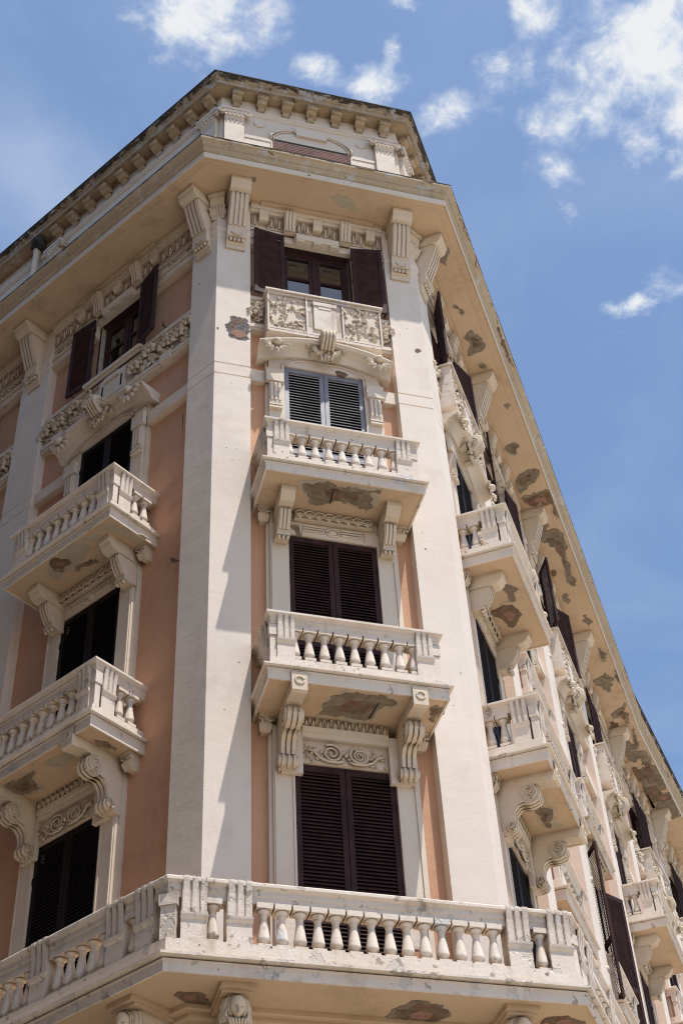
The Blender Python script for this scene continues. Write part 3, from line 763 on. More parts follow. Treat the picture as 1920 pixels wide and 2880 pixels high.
# ------------------------------------------------------------------ swept cornices
LPATH = [FL.p(-22), FL.p(0), FR.p(0), FR.p(BEND), FR2.p(24)]
mb = MB()
mb.sweep(LPATH, [(.852, 25.97), (.860, 25.935), (.88, 25.935), (.88, 26.095), (.80, 26.11)])
mb.cur = 1
mb.sweep(LPATH, [(.5, 26.09), (.845, 26.09), (.845, 26.125), (.87, 26.135), (.90, 26.17), (.93, 26.21), (.93, 26.245), (.95, 26.25), (.965, 26.30), (1.005, 26.345), (1.04, 26.36), (1.045, 26.41), (1.03, 26.425), (-.3, 26.45), (-.3, 26.2)])
mb.cur = 2
mb.sweep(LPATH, [(-.35, 25.955), (.853, 25.955), (.853, 26.10), (-.35, 26.10)])
mb.sweep(LPATH, [(.70, 25.948), (.735, 25.948), (.735, 25.96), (.70, 25.96)])
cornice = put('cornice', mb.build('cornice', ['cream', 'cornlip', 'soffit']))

mb = MB(); mb.sweep(LPATH, [(.9, 26.424), (1.048, 26.414), (1.052, 26.430), (.9, 26.440)]); put('cornice_edging', mb.build('cornice_edging', ['lead']))
# attic
AO = -.07
mb = MB(); mb.sweep(LPATH, [(AO-.35, 26.3), (AO, 26.3), (AO, 29.36), (AO+.03, 29.38), (AO+.03, 29.42), (AO+.06, 29.45), (AO+.06, 29.50), (AO+.02, 29.52), (AO+.02, 29.97), (AO-.35, 29.97)])
put('attic_wall', mb.build('attic_wall', ['cream']))
mb = MB()
mb.sweep(LPATH, [(.20, 29.92), (.27, 29.915), (.275, 30.0), (.32, 30.02), (.325, 30.05), (.38, 30.08), (.40, 30.11), (.40, 30.145), (-.2, 30.17), (-.2, 29.95)])
mb.cur = 1; mb.sweep(LPATH, [(-.2, 29.905), (.21, 29.905), (.21, 29.96), (-.2, 29.96)])
roofc = put('roof_cornice', mb.build('roof_cornice', ['roof', 'roofsof']))
mb = MB(); mb.sweep(LPATH, [(.28, 30.150), (.412, 30.138), (.415, 30.158), (.28, 30.178)]); put('roof_edging', mb.build('roof_edging', ['lead']))
def modillion_mesh():
    mb = MB(); mb.side([(-.06, 29.72), (.02, 29.68), (.10, 29.70), (.16, 29.76), (.19, 29.80), (.19, 29.92), (-.06, 29.92)], -.105, .105)
    mb.side([(-.05, 29.55), (.0, 29.58), (.03, 29.7), (-.05, 29.72)], -.075, .075)
    mb.tube([(-.125, -.18, 29.80), (.125, -.18, 29.80)], .042, 8); mb.box(-.12, .12, .0, .20, 29.87, 29.915)
    for k in (-.07, 0, .07): mb.ball((k, .2, 29.84), (.03, .03, .035), 6, 4)
    return mb.build('modillion', ['roofsof'])
mo = modillion_mesh()
for k in range(7): put('modillion', mo, FF, -1.64+.547*k)
for k in range(10): put('modillion', mo, FL, -.27-.545*k)
for k in range(14): put('modillion', mo, FR, .27+.545*k)
def ionic_mesh():
    mb = MB(); w = .21
    mb.box(-w, w, AO, .02, 26.4, 28.95); mb.box(-w-.01, w+.01, AO, .03, 28.95, 28.99)
    for k in range(5): mb.box(-w+.03+k*.082, -w+.06+k*.082, .02, .032, 28.84, 28.94)
    mb.side([(AO, 28.99), (.03, 28.99), (.08, 29.06), (.07, 29.14), (AO, 29.14)], -w, w)
    for k in range(4): mb.ball((-.135+k*.09, .07, 29.08), (.03, .035, .045), 7, 5)
    mb.side([(AO, 29.14), (.09, 29.14), (.09, 29.24), (AO, 29.24)], -w-.07, w+.07)
    mb.box(-w-.09, w+.09, AO, .11, 29.24, 29.31)
    for s in (-1, 1):
        mb.ball((s*(w+.06), .05, 29.14), (.075, .05, .075), 10, 6); mb.spiral(s*(w+.06), .10, 29.14, .08, 1.8, .014, -s, PI/2)
        for k in range(3): mb.petal(s*(w-.02), .05, 29.12, rad(-90+s*(20+25*k)), .1, .06, .04, .5, 3)
    return mb
io = ionic_mesh().build('capital', ['cream'])
for fr, c in ((FF, -1.68), (FF, 1.62), (FL, -.34), (FR, .34), (FL, -5.25), (FR, 4.24), (FR, 8.86)): put('attic_pilaster', io, fr, c)
# attic window: segmental arch, roller blind
mb = MB()
pts = [(-.88, 28.60), (-.88, 28.77)]+[(-.88+1.76*t, 28.77+.40*math.sin(PI*t)**.6) for t in [i/20 for i in range(1, 20)]]+[(.88, 28.77), (.88, 28.60)]
mb.tube([(x, -(AO+.03), z) for x, z in pts], .028, 6); mb.tube([(x*.93, -(AO+.015), z-.03) for x, z in pts], .018, 5)
mb.plate([(-.37, 29.02), (.37, 29.02), (.37, 29.24), (.12, 29.24), (.12, 29.21), (-.12, 29.21), (-.12, 29.24), (-.37, 29.24)], AO, AO+.05); mb.plate([(-.33, 28.92), (.33, 28.92), (.33, 29.19), (-.33, 29.19)], AO, AO+.06)
for s in (-1, 1):
    mb.tube([(s*1.12+.11*math.cos(a), -(AO+.01), 29.12+.11*math.sin(a)) for a in [PI+PI*i/8 for i in range(9)]], .016, 5)
    mb.box(min(s*.88, s*1.45), max(s*.88, s*1.45), AO, AO+.035, 28.47, 28.56); mb.box(min(s*.88, s*1.45), max(s*.88, s*1.45), AO, AO+.02, 26.4, 28.47); mb.box(min(s*.85, s*.885), max(s*.85, s*.885), AO, AO+.04, 27.0, 28.5)
put('window_surround', mb.build('window_surround', ['cream']), FF)
mb = MB()
for i in range(33): z = 26.6+i*.06; mb.side([(AO+.002, z), (AO+.012, z+.005), (AO+.024, z+.03), (AO+.012, z+.055), (AO+.002, z+.06)], -.85, .85)
mb.cur = 1; mb.box(-.85, .85, AO+.001, AO+.012, 28.58, 28.66)
put('roller_blind', mb.build('roller_blind', ['roller', 'dark']), FF)
for fr, c in ((FL, -2.7), (FL, -8.0), (FR, 2.2), (FR, 6.4)):
    put('roller_blind', bpy.data.meshes['roller_blind'], fr, c)
# flat roof
poly = [FL.p(-22, -.1), FL.p(0, -.1), FR.p(0, -.1), FR.p(BEND, -.1), FR2.p(24, -.1), FR2.p(24, -12), FL.p(-22, -12)]
mb = MB(); mb.add([(p.x, p.y, 30.1) for p in poly], [tuple(range(len(poly)))]); put('roof', mb.build('roof', ['tar']))

# ------------------------------------------------------------------ terrace on the piano nobile
TPATH = [FL.p(-16), FL.p(0), FR.p(0), FR.p(BEND), FR2.p(6)]
mb = MB()
KS = [1, 1, .9, .9]
mb.sweep(TPATH, [(.8, 9.20), (1.12, 9.20), (1.125, 9.13), (1.15, 9.13), (1.15, 9.25), (1.17, 9.262), (1.17, 9.275), (1.14, 9.278), (1.14, 9.288), (1.19, 9.298), (1.235, 9.305), (1.235, 9.335), (1.12, 9.342), (1.08, 9.344), (1.08, 9.362), (1.10, 9.364), (1.10, 9.56), (.86, 9.56), (.86, 9.38), (.8, 9.38)], ks=KS)
mb.cur = 1; mb.sweep(TPATH, [(-.4, 9.15), (1.13, 9.15), (1.13, 9.355), (-.4, 9.355)], ks=KS)
mb.cur = 1
# lowered soffit panel following the wall
mb.sweep(TPATH, [(-.4, 9.08), (.38, 9.08), (.40, 9.09), (.40, 9.151), (-.4, 9.151)])
mb.sweep(TPATH, [(-.4, 9.0), (.27, 9.0), (.30, 9.03), (.30, 9.081), (-.4, 9.081)])
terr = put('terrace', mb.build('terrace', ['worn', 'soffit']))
mb = MB(); mb.sweep(TPATH, [(.87, 10.09), (1.07, 10.09), (1.07, 10.17), (1.085, 10.185), (1.085, 10.25), (1.11, 10.27), (1.135, 10.285), (1.135, 10.32), (1.125, 10.335), (.83, 10.335), (.82, 10.29), (.87, 10.25)], ks=KS)
rail = put('handrail', mb.build('handrail', ['worn']), parent=terr)
TZ = 9.556; TO = 1.085
def tpart(name, me, fr, u, o):
    if fr is FR: o *= .9
    p = fr.p(u, o); return link(name, me, terr, (p.x, p.y, TZ), fr.th)
for s in (-1, 1):
    for x in (2.24, 1.71): tpart('pedestal', ME_PEDW, FF, s*x, TO)
    tpart('baluster', ME_BAL, FF, s*2.01, TO-.1); tpart('baluster', ME_BAL, FF, s*1.93, TO-.1) if False else None
for i in range(14): tpart('baluster', ME_BAL, FF, -1.41+.217*i, TO-.1)
mb = MB(); mb.box(-.09, .09, -.13, 0, 0, .55); mb.box(-.11, .11, -.15, .02, .42, .56); cblk = mb.build('pedestal', ['worn'])
for P, fa, fb in ((Vector((CLx, FY)), FL, FF), (Vector((CRx, FY)), FF, FR)):
    m = (fa.n+fb.n)/(1+fa.n.dot(fb.n)); p = P+m*(TO-.02)-(FR.n*.13 if fb is FR else Vector((0, 0))); link('pedestal', cblk, terr, (p.x, p.y, TZ), (fa.th+fb.th)/2)
    mb2 = None
def run(fr, sgn, start, end):
    u = start
    for q, (du, n) in enumerate([(0, 0), (.50, 0)]): tpart('pedestal', ME_PEDW, fr, sgn*(u+du), TO)
    tpart('baluster', ME_BAL, fr, sgn*(u+.25), TO-.1)
    u += .50
    while u < end:
        for k in range(5): tpart('baluster', ME_BAL, fr, sgn*(u+.27+.2*k), TO-.1)
        u += 1.34; tpart('pedestal', ME_PEDW, fr, sgn*u, TO)
run(FL, -1, -.20, 12); run(FR, 1, -.20, 15)
# rubble of ceiling block under masks
def drop_mesh():
    mb = MB(); mb.flat([(-.215, -.3), (.215, -.3), (.215, .98), (.20, .995), (-.20, .995), (-.215, .98)], 9.085, 9.1515); mb.flat([(-.19, -.3), (.19, -.3), (.19, .93), (-.19, .93)], 9.05, 9.086); return mb.build('soffit_block', ['soffit'])
dm = drop_mesh()
def head_fn(x, y, z):
    # x,y,z on ellipsoid radii (.13,.15,.18): front = +y
    if y > 0:
        g = lambda cx, cz, sx, sz: math.exp(-((x-cx)/sx)**2-((z-cz)/sz)**2)
        y += .075*g(0, -.01, .018, .045)+.03*g(0, -.045, .03, .018)      # nose
        y -= .055*(g(.048, .02, .030, .022)+g(-.048, .02, .030, .022))      # sockets
        y += .026*(g(.048, .015, .016, .009)+g(-.048, .015, .016, .009))    # lids
        y += .014*(g(.045, .05, .035, .010)+g(-.045, .05, .035, .010))      # brow
        y += .032*g(0, -.078, .034, .009)+.030*g(0, -.102, .028, .010)-.03*g(0, -.09, .040, .005)
        y += .022*g(0, -.14, .04, .03)
    k = 1-.25*max(0, (-z-.03)/.18); return x*k, y, z
def mask_mesh():
    mb = MB(); K = .70
    def fn(x, y, z):
        X, Y, Z = head_fn(x/K, y/K, z/K); X, Y, Z = X*K, Y*K, Z*K; c_, s_ = math.cos(rad(34)), math.sin(rad(34)); return X, Y*c_+Z*s_, Z*c_-Y*s_
    mb.ball((0, .875, 8.90), (.135*K, .13*K, .185*K), 44, 40, 0, fn)
    for o, w, r in ((.84, 1.02, .022), (.81, 1.22, .035), (.77, 1.42, .035), (.87, .98, .012)):
        mb.tube([(.105*w*math.cos(a), -o, 8.905+.135*w*math.sin(a)) for a in [rad(-50+28*i) for i in range(11)]], r, 8)
    for s in (-1, 1):
        for k in range(4): mb.tube([(s*(.10+.018*k), -(.85-.03*k), 8.92), (s*(.13+.014*k), -(.85-.03*k), 8.82), (s*(.09+.024*k), -(.84-.02*k), 8.74)], .020, 6)
    for k in range(6): mb.tube([(-.12+.048*k, -.83, 8.80), (-.09+.036*k, -.88, 8.755), (-.07+.03*k, -.86, 8.70)], .02, 6)
    pr = [(.82, 8.74), (.84, 8.64), (.80, 8.40), (.66, 8.1), (.5, 7.9), (.38, 7.7)]
    mb.side([(-.2, 9.05), (.76, 9.05)]+pr+[(-.2, 7.7)], -.12, .12); flutes(mb, -.12, .12, pr, 3, .022, .3)
    return mb.build('mascaron', ['orn'])
mk = mask_mesh()
for fr, u in ((FF, -1.69), (FF, 1.69), (FL, -.26), (FL, -5.2), (FR, .26), (FR, 4.2)):
    put('soffit_block', dm, fr, u); put('mascaron', mk, fr, u, .02)
# dentils below terrace
mb = MB()
for fr, a, b in ((FF, -1.4, 1.4), (FL, -4.8, -.6), (FR, .6, 3.8)):
    q = [fr.p(a-.05, -.05), fr.p(b+.05, -.05), fr.p(b+.05, .06), fr.p(a-.05, .06)]
    mb.add([(p.x, p.y, z) for z in (8.78, 8.999) for p in q], [(0,1,2,3),(4,7,6,5),(0,4,5,1),(1,5,6,2),(2,6,7,3),(3,7,4,0)])
    n = int((b-a)/.17)
    for i in range(n):
        u = a+(b-a)*(i+.5)/n
        q = [fr.p(u-.05, .05), fr.p(u+.05, .05), fr.p(u+.05, .24), fr.p(u-.05, .24)]
        mb.add([(p.x, p.y, z) for z in (8.80, 8.97) for p in q], [(0,1,2,3),(4,7,6,5),(0,4,5,1),(1,5,6,2),(2,6,7,3),(3,7,4,0)])
put('dentil_course', mb.build('dentil_course', ['orn']))
mb = MB(); mb.sweep(TPATH, [(-.35, 0), (.02, 0), (.02, 8.64), (.06, 8.70), (.10, 8.73), (.10, 8.785), (-.35, 8.785)]); put('lower_wall', mb.build('lower_wall', ['cream']))

# ------------------------------------------------------------------ drainpipes
def pipe(fr, u, o, z0, z1, r=.06, coll=1.9):
    mb = MB(); mb.lathe(0, 0, [(r, z0), (r, z1)], 12); z = z0+1.2
    while z < z1: mb.lathe(0, 0, [(r, z-.05), (r+.018, z-.045), (r+.018, z+.045), (r, z+.05)], 12); z += coll
    return put('drainpipe', mb.build('drainpipe', ['pipe']), fr, u, o)
pipe(FR, 9.40, -.05, 9.4, 25.0); pipe(FR2, 5.15, -.03, 9.4, 25.0); pipe(FL, -5.85, .08, 26.5, 29.7, .075)
mb = MB(); rnd = random.Random(2)
def lump(x, y, z): k = 1+.25*noise.noise(Vector((x*9, y*9, z*9))); return x*k, y*k, z*k
mb.ball((0, .14, 29.78), (.22, .15, .12), 18, 12, .3, lump); mb.ball((.06, .08, 29.68), (.12, .12, .12), 14, 10, 0, lump)
put('rain_hopper', mb.build('rain_hopper', ['lead']), FL, -5.75)

# ------------------------------------------------------------------ broken plaster
def rough_poly(pts, amp=.03, sub_=4, seed=0):
    out = []; n = len(pts)
    for i in range(n):
        a = Vector(pts[i]); b = Vector(pts[(i+1) % n]); L = (b-a).length; d = (b-a); nn = Vector((-d.y, d.x))
        if L > 0: nn /= L
        m = max(1, int(L/.035)); m = min(m, 8)
        for k in range(m):
            t = k/m; w = (noise.noise(Vector(((a+d*t).x*9, (a+d*t).y*9, seed*3.1)))+.6*noise.noise(Vector(((a+d*t).x*23, (a+d*t).y*23, seed*1.7))))*amp
            out.append(a+d*t+nn*w*min(1, L*6))
    return [(p.x, p.y) for p in out]
HPATCH = [
('F',17.65,[(-0.66, 0.64), (-0.46, 0.69), (-0.34, 0.71), (-0.28, 0.77), (-0.21, 0.74), (-0.1, 0.67), (0.08, 0.75), (0.27, 0.72), (0.42, 0.71), (0.6, 0.75), (0.59, 0.69), (0.45, 0.64), (0.55, 0.36), (0.47, 0.28), (0.33, 0.31), (0.16, 0.36), (-0.05, 0.37), (-0.16, 0.31), (-0.24, 0.22), (-0.34, 0.18), (-0.45, 0.25), (-0.52, 0.4), (-0.59, 0.51)]),
('F',13.615,[(-0.38, 0.15), (-0.41, 0.37), (-0.37, 0.47), (-0.35, 0.58), (-0.2, 0.68), (-0.05, 0.74), (0.13, 0.69), (0.31, 0.75), (0.52, 0.69), (0.6, 0.63), (0.57, 0.54), (0.43, 0.5), (0.37, 0.42), (0.34, 0.19), (0.24, 0.13), (0.03, 0.15), (-0.12, 0.16), (-0.26, 0.15)]),
('F',13.615,[(1.09, 0.61), (1.14, 0.68), (1.27, 0.62), (1.3, 0.51), (1.22, 0.43), (1.22, 0.29), (1.16, 0.32)]),
('F',25.95,[(-1.64, 0.55), (-1.55, 0.63), (-1.37, 0.65), (-1.35, 0.57), (-1.45, 0.5), (-1.57, 0.48)]),
('W',25.95,[(0.15, 0.54), (0.28, 0.61), (0.5, 0.62), (0.61, 0.56), (0.68, 0.45), (0.76, 0.36), (0.66, 0.31), (0.53, 0.37), (0.42, 0.37), (0.26, 0.44)]),
('W',25.95,[(-1.94, 0.52), (-1.88, 0.58), (-1.82, 0.55), (-1.84, 0.5)]),
('R',25.95,[(2.02, 0.3), (2.01, 0.35), (2.14, 0.38), (2.15, 0.34)]),
('R',25.95,[(2.15, 0.4), (2.17, 0.45), (2.28, 0.46), (2.33, 0.42), (2.25, 0.39)]),
('R',25.95,[(2.95, 0.27), (2.83, 0.34), (2.78, 0.49), (2.95, 0.55), (3.12, 0.61), (3.31, 0.63), (3.42, 0.55), (3.43, 0.39), (3.46, 0.2), (3.33, 0.23), (3.24, 0.33), (3.12, 0.34)]),
('R',25.95,[(3.8, 0.34), (3.75, 0.45), (3.85, 0.5), (3.93, 0.47), (3.92, 0.36)]),
('R',25.95,[(6.43, 0.24), (6.36, 0.39), (6.4, 0.5), (6.53, 0.56), (6.57, 0.48), (6.77, 0.41), (6.76, 0.34), (6.63, 0.29), (6.54, 0.23)]),
('R',25.95,[(7.43, 0.3), (7.37, 0.48), (7.36, 0.69), (7.47, 0.78), (7.68, 0.71), (7.8, 0.57), (7.88, 0.43), (8.0, 0.31), (8.08, 0.19), (7.93, 0.12), (7.64, 0.18)]),
('K',25.95,[(8.27, 0.2), (8.23, 0.37), (8.27, 0.53), (8.23, 0.64), (8.31, 0.83), (8.47, 0.9), (8.7, 0.8), (8.7, 0.65), (8.49, 0.52), (8.65, 0.4), (8.57, 0.32), (8.39, 0.21)]),
('R',25.95,[(8.7, 0.8), (8.86, 0.86), (9.14, 0.89), (9.23, 0.82), (9.05, 0.76)]),
('R',25.95,[(9.31, 0.14), (9.27, 0.4), (9.38, 0.53), (9.56, 0.45), (9.61, 0.71), (9.91, 0.79), (10.32, 0.77), (10.64, 0.67), (11.08, 0.67), (11.43, 0.62), (11.71, 0.67), (11.9, 0.59), (11.68, 0.44), (11.33, 0.53), (10.96, 0.54), (10.66, 0.57), (10.38, 0.48), (10.01, 0.45), (9.99, 0.26), (9.77, 0.16)]),
('R',25.95,[(14.68, 0.59), (14.69, 0.68), (14.91, 0.73), (15.21, 0.74), (15.32, 0.64), (15.1, 0.58)]),
('R',25.95,[(16.1, 0.77), (15.78, 0.88), (16.09, 0.92), (16.42, 0.91), (16.31, 0.81)]),
('R',25.95,[(17.82, 0.29), (17.63, 0.58), (17.4, 0.78), (17.63, 0.76), (17.81, 0.63), (17.98, 0.75), (18.47, 0.68), (18.43, 0.59), (18.04, 0.53), (18.03, 0.32)]),
('R',25.95,[(18.85, 0.34), (18.93, 0.42), (19.38, 0.5), (19.49, 0.41), (19.21, 0.31)]),
('R',25.95,[(19.77, 0.44), (19.51, 0.61), (18.8, 0.69), (18.74, 0.75), (19.15, 0.75), (19.65, 0.74), (19.89, 0.63)]),
('R',25.95,[(20.14, 0.46), (19.96, 0.7), (20.0, 0.85), (20.49, 0.92), (20.72, 0.86), (21.0, 1.02), (21.57, 0.99), (22.13, 1.06), (22.37, 0.98), (22.24, 0.81), (21.93, 0.84), (21.76, 0.7), (22.15, 0.48), (22.05, 0.39), (21.48, 0.43), (21.4, 0.6), (21.08, 0.72), (20.57, 0.63), (20.2, 0.6)]),
('K',25.95,[(22.77, 0.53), (22.56, 0.8), (22.61, 1.16), (22.79, 1.18), (22.94, 1.04), (22.99, 0.77)]),
('M',17.65,[(1.44, 0.4), (1.42, 0.44), (1.49, 0.49), (1.55, 0.59), (1.64, 0.63), (1.73, 0.68), (1.81, 0.57), (1.91, 0.6), (2.02, 0.56), (2.03, 0.5), (1.99, 0.46), (1.9, 0.46), (1.85, 0.49), (1.69, 0.45), (1.53, 0.38)]),
('K',17.65,[(2.24, 0.1), (2.14, 0.1), (2.1, 0.23), (2.08, 0.33), (2.08, 0.48), (2.17, 0.52), (2.31, 0.55), (2.41, 0.56), (2.55, 0.47), (2.65, 0.39), (2.69, 0.33), (2.63, 0.28), (2.48, 0.24), (2.37, 0.22), (2.3, 0.13)]),
('R',13.615,[(2.15, 0.3), (2.05, 0.35), (2.1, 0.46), (2.21, 0.54), (2.35, 0.54), (2.4, 0.49), (2.61, 0.46), (2.72, 0.4), (2.66, 0.35), (2.49, 0.34), (2.32, 0.36)]),
('W',13.615,[(1.82, 0.49), (1.85, 0.54), (1.94, 0.53), (2.12, 0.56), (2.27, 0.57), (2.45, 0.49), (2.51, 0.57), (2.62, 0.54), (2.75, 0.61), (2.79, 0.54), (2.71, 0.47), (2.59, 0.46), (2.21, 0.54), (2.07, 0.46)]),
('W',17.65,[(-3.03, 0.73), (-2.74, 0.73), (-2.58, 0.84), (-2.3, 0.8), (-2.16, 0.75), (-2.0, 0.78), (-1.84, 0.63), (-1.95, 0.55), (-2.14, 0.65), (-2.17, 0.45), (-2.44, 0.44), (-2.71, 0.38), (-2.88, 0.4), (-3.16, 0.34), (-3.19, 0.46), (-3.11, 0.62)]),
('W',17.65,[(-1.77, 0.78), (-1.63, 0.77), (-1.56, 0.66), (-1.48, 0.5), (-1.44, 0.24), (-1.37, 0.04), (-1.58, 0.11), (-1.64, 0.35), (-1.66, 0.54), (-1.81, 0.69)]),
('K',17.65,[(-2.95, 0.74), (-2.84, 0.75), (-2.74, 0.73), (-2.66, 0.6), (-2.72, 0.52), (-2.88, 0.52), (-2.99, 0.6)]),
('R',17.65,[(-2.76, 0.38), (-2.48, 0.34), (-2.32, 0.32), (-2.34, 0.21), (-2.48, 0.23), (-2.6, 0.3), (-2.77, 0.3)]),
('R',13.615,[(-3.37, 0.71), (-3.22, 0.69), (-3.1, 0.61), (-2.93, 0.65), (-2.82, 0.61), (-3.01, 0.52), (-3.09, 0.29), (-3.32, 0.28), (-3.48, 0.44), (-3.48, 0.61)]),
('W',13.615,[(-2.58, 0.64), (-2.38, 0.67), (-2.14, 0.57), (-2.2, 0.46), (-2.47, 0.36), (-2.54, 0.5)]),
('R',13.615,[(-1.66, 0.54), (-1.57, 0.48), (-1.56, 0.28), (-1.6, 0.16), (-1.66, 0.29), (-1.71, 0.43)]),
('K',9.15,[(-2.31, 0.59), (-2.3, 0.65), (-2.21, 0.65), (-2.08, 0.65), (-2.03, 0.55), (-1.94, 0.5), (-1.97, 0.41), (-2.16, 0.4), (-2.24, 0.45), (-2.27, 0.52)]),
('K',9.15,[(0.27, 0.45), (0.26, 0.61), (0.37, 0.67), (0.39, 0.79), (0.58, 0.86), (0.73, 0.78), (0.89, 0.65), (0.86, 0.51), (0.71, 0.39), (0.5, 0.38)]),
('K',9.15,[(-0.4, 0.39), (-0.5, 0.48), (-0.52, 0.62), (-0.41, 0.76), (-0.27, 0.83), (-0.17, 0.89)]),
]
def inner(poly, k):
    cx = sum(p[0] for p in poly)/len(poly); cy = sum(p[1] for p in poly)/len(poly)
    return [(cx+(p[0]-cx)*k, cy+(p[1]-cy)*k) for p in poly]
MATP = {'F': 'mortar', 'R': 'mortar', 'K': 'mortard', 'W': 'whitep', 'M': 'filler'}
FRS = {'L': FL, 'F': FF, 'R': FR}
def patch_frame(pts, idx):
    return FRS[SIDES[idx]]
SIDES = 'FFFFFFRRRRRRRRRRRRRRRRRRRRLLLLLLLFFR'
SIDES = None
def guess(i):
    return SIDEL[i]
SIDEL = ['F']*6+['R']*16+['R']*4+['L']*7+['F']*2+['R']
for i, (kind, z, pts) in enumerate(HPATCH):
    fr = FRS[SIDEL[i]] if i < len(SIDEL) else FF
    rp = rough_poly(pts, .055, 4, i)
    mb = MB(); n = len(rp)
    dz = {'W': .004, 'M': .006, 'F': .008, 'R': .010, 'K': .013}[kind]+.0004*(i % 5)
    zz = z-dz
    if fr is FR and z > 25 and max(p[0] for p in pts) > 19.2:
        conv = [fr.p(u, o) for u, o in rp]; q = [(((p-FR2.O).dot(FR2.d)), ((p-FR2.O).dot(FR2.n))) for p in conv]
        q = [(u, min(o, .84)) for u, o in q]; rp = q; f2 = FR2
    else: f2 = fr; rp = [(u, min(o, .84 if z > 25 else .80 if z > 10 else 1.0)) for u, o in rp]
    for kk, (scale_, mat_, dd) in enumerate((((1.13, 'whitep', -.004), (.5, 'mortard', .003)) if kind in 'FR' else ((1.15, 'mortar', -.004), (.45, 'brick', .003)) if kind == 'K' else ())):
        if scale_ > 1 and i % 3 == 2: continue
        ip = [(u+.03*math.sin(i*2+kk), o+.03*math.cos(i*3+kk)) for u, o in inner(rp, scale_)]
        ip = rough_poly(ip[::3], .09, 4, i+20+kk) if len(ip) > 14 else ip
        m2 = MB(); zq = zz-dd-.0007*kk; m2.flat([(u, min(o, .84 if z > 25 else .80 if z > 10 else 1.0)) for u, o in ip], zq, zq+.03); put('plaster_damage', m2.build('plaster_damage', [mat_]), f2)
    # dished patch: rim hangs 10 mm proud, centre close to the slab
    bm = bmesh.new(); vs = [bm.verts.new((u, -o, zz)) for u, o in rp]
    try: f = bm.faces.new(vs)
    except Exception: bm.free(); continue
    ext = bmesh.ops.extrude_face_region(bm, geom=[f]); 
    for v in [e for e in ext['geom'] if isinstance(e, bmesh.types.BMVert)]: v.co.z += .03
    bmesh.ops.recalc_face_normals(bm, faces=bm.faces)
    me = bpy.data.meshes.new('plaster_damage'); bm.to_mesh(me); bm.free(); me.materials.append(M[MATP[kind]])
    put('plaster_damage', me, f2)
rnd = random.Random(77)
for fr, u, o, r, mt in ((FR, 16.2, .45, .30, 'mortar'), (FR, 18.6, .2, .25, 'mortard'), (FR2, .9, .35, .3, 'mortar'), (FR2, 2.2, .3, .32, 'mortard'), (FR2, 2.9, .6, .4, 'mortar'), (FR2, 3.6, .35, .45, 'mortard'), (FR2, 4.4, .6, .45, 'mortar'), (FR, 5.2, .62, .07, 'mortar'), (FR, 12.3, .3, .12, 'mortar'), (FR, 11.2, .2, .10, 'mortard'), (FR, .62, .45, .20, 'mortar'), (FR, .70, .5, .10, 'whitep'), (FR, 13.4, .6, .14, 'mortar')):
    pts = [(u+r*rnd.uniform(.5, 1.35)*1.5*math.cos(a), min(.84, max(.12, o+r*rnd.uniform(.45, 1.1)*math.sin(a)))) for a in [2*PI*k/11 for k in range(11)]]
    m_ = MB(); q_ = [(a, min(.845, b)) for a, b in rough_poly(pts, .09, 4, int(u*10))]; zq = 25.95-.0055-rnd.uniform(0, .005); m_.flat(q_, zq, zq+.03); put('plaster_damage', m_.build('plaster_damage', [mt]), fr)
def vpatch(fr, pts, o, mat, amp=.03, seed=1, th=.004):
    mb = MB(); mb.plate(rough_poly(pts, amp, 4, seed), o-.02, o+th); return put('plaster_damage', mb.build('plaster_damage', [mat]), fr)
vpatch(FF, [(-1.78, 21.97), (-1.74, 22.18), (-1.64, 22.3), (-1.42, 22.34), (-1.37, 22.17), (-1.335, 22.07), (-1.39, 21.72), (-1.54, 21.7), (-1.72, 21.76)], 0, 'rubble', .07)
vpatch(FF, [(-1.70, 21.98), (-1.69, 22.16), (-1.6, 22.26), (-1.50, 22.28), (-1.45, 22.2), (-1.6, 22.12), (-1.64, 22.0)], .003, 'mortard')
vpatch(FF, [(-1.70, 21.80), (-1.69, 21.94), (-1.43, 21.96), (-1.42, 21.80), (-1.55, 21.74)], .005, 'brick', .02)
vpatch(FF, [(1.75, 22.27), (1.79, 22.34), (1.86, 22.35), (1.88, 22.28), (1.79, 22.21)], 0, 'mortard')
vpatch(FF, [(.21, 21.35), (.31, 21.39), (.45, 21.32), (.36, 21.24), (.25, 21.27)], -.06, 'mortard')
vpatch(FF, [(-1.95, 21.92), (-1.92, 21.95), (-1.91, 21.90), (-1.93, 21.87)], 0, 'mortard', .01)
vpatch(FL, [(-1.10, 17.2), (-1.0, 17.16), (-.92, 17.06), (-.86, 17.02), (-.9, 17.0), (-1.02, 17.06)], BW, 'mortard', .01)
vpatch(FL, [(-.95, 20.5), (-.93, 20.5), (-.935, 20.0), (-.945, 20.0)], BW, 'mortard', .005)
vpatch(FF, [(-.71, 17.38), (-.60, 17.42), (-.52, 17.36), (-.50, 17.2), (-.58, 17.16), (-.62, 17.28)], -.06, 'mortar', .02)
rnd = random.Random(41)
def chip(fr, u, z, r, o, mat):
    pts = [(u+r*rnd.uniform(.5, 1.2)*math.cos(a), z+r*rnd.uniform(.4, 1.0)*math.sin(a)) for a in [2*PI*k/7 for k in range(7)]]
    m_ = MB(); m_.plate(pts, o-.02, o+.0035); put('plaster_damage', m_.build('plaster_damage', [mat]), fr)
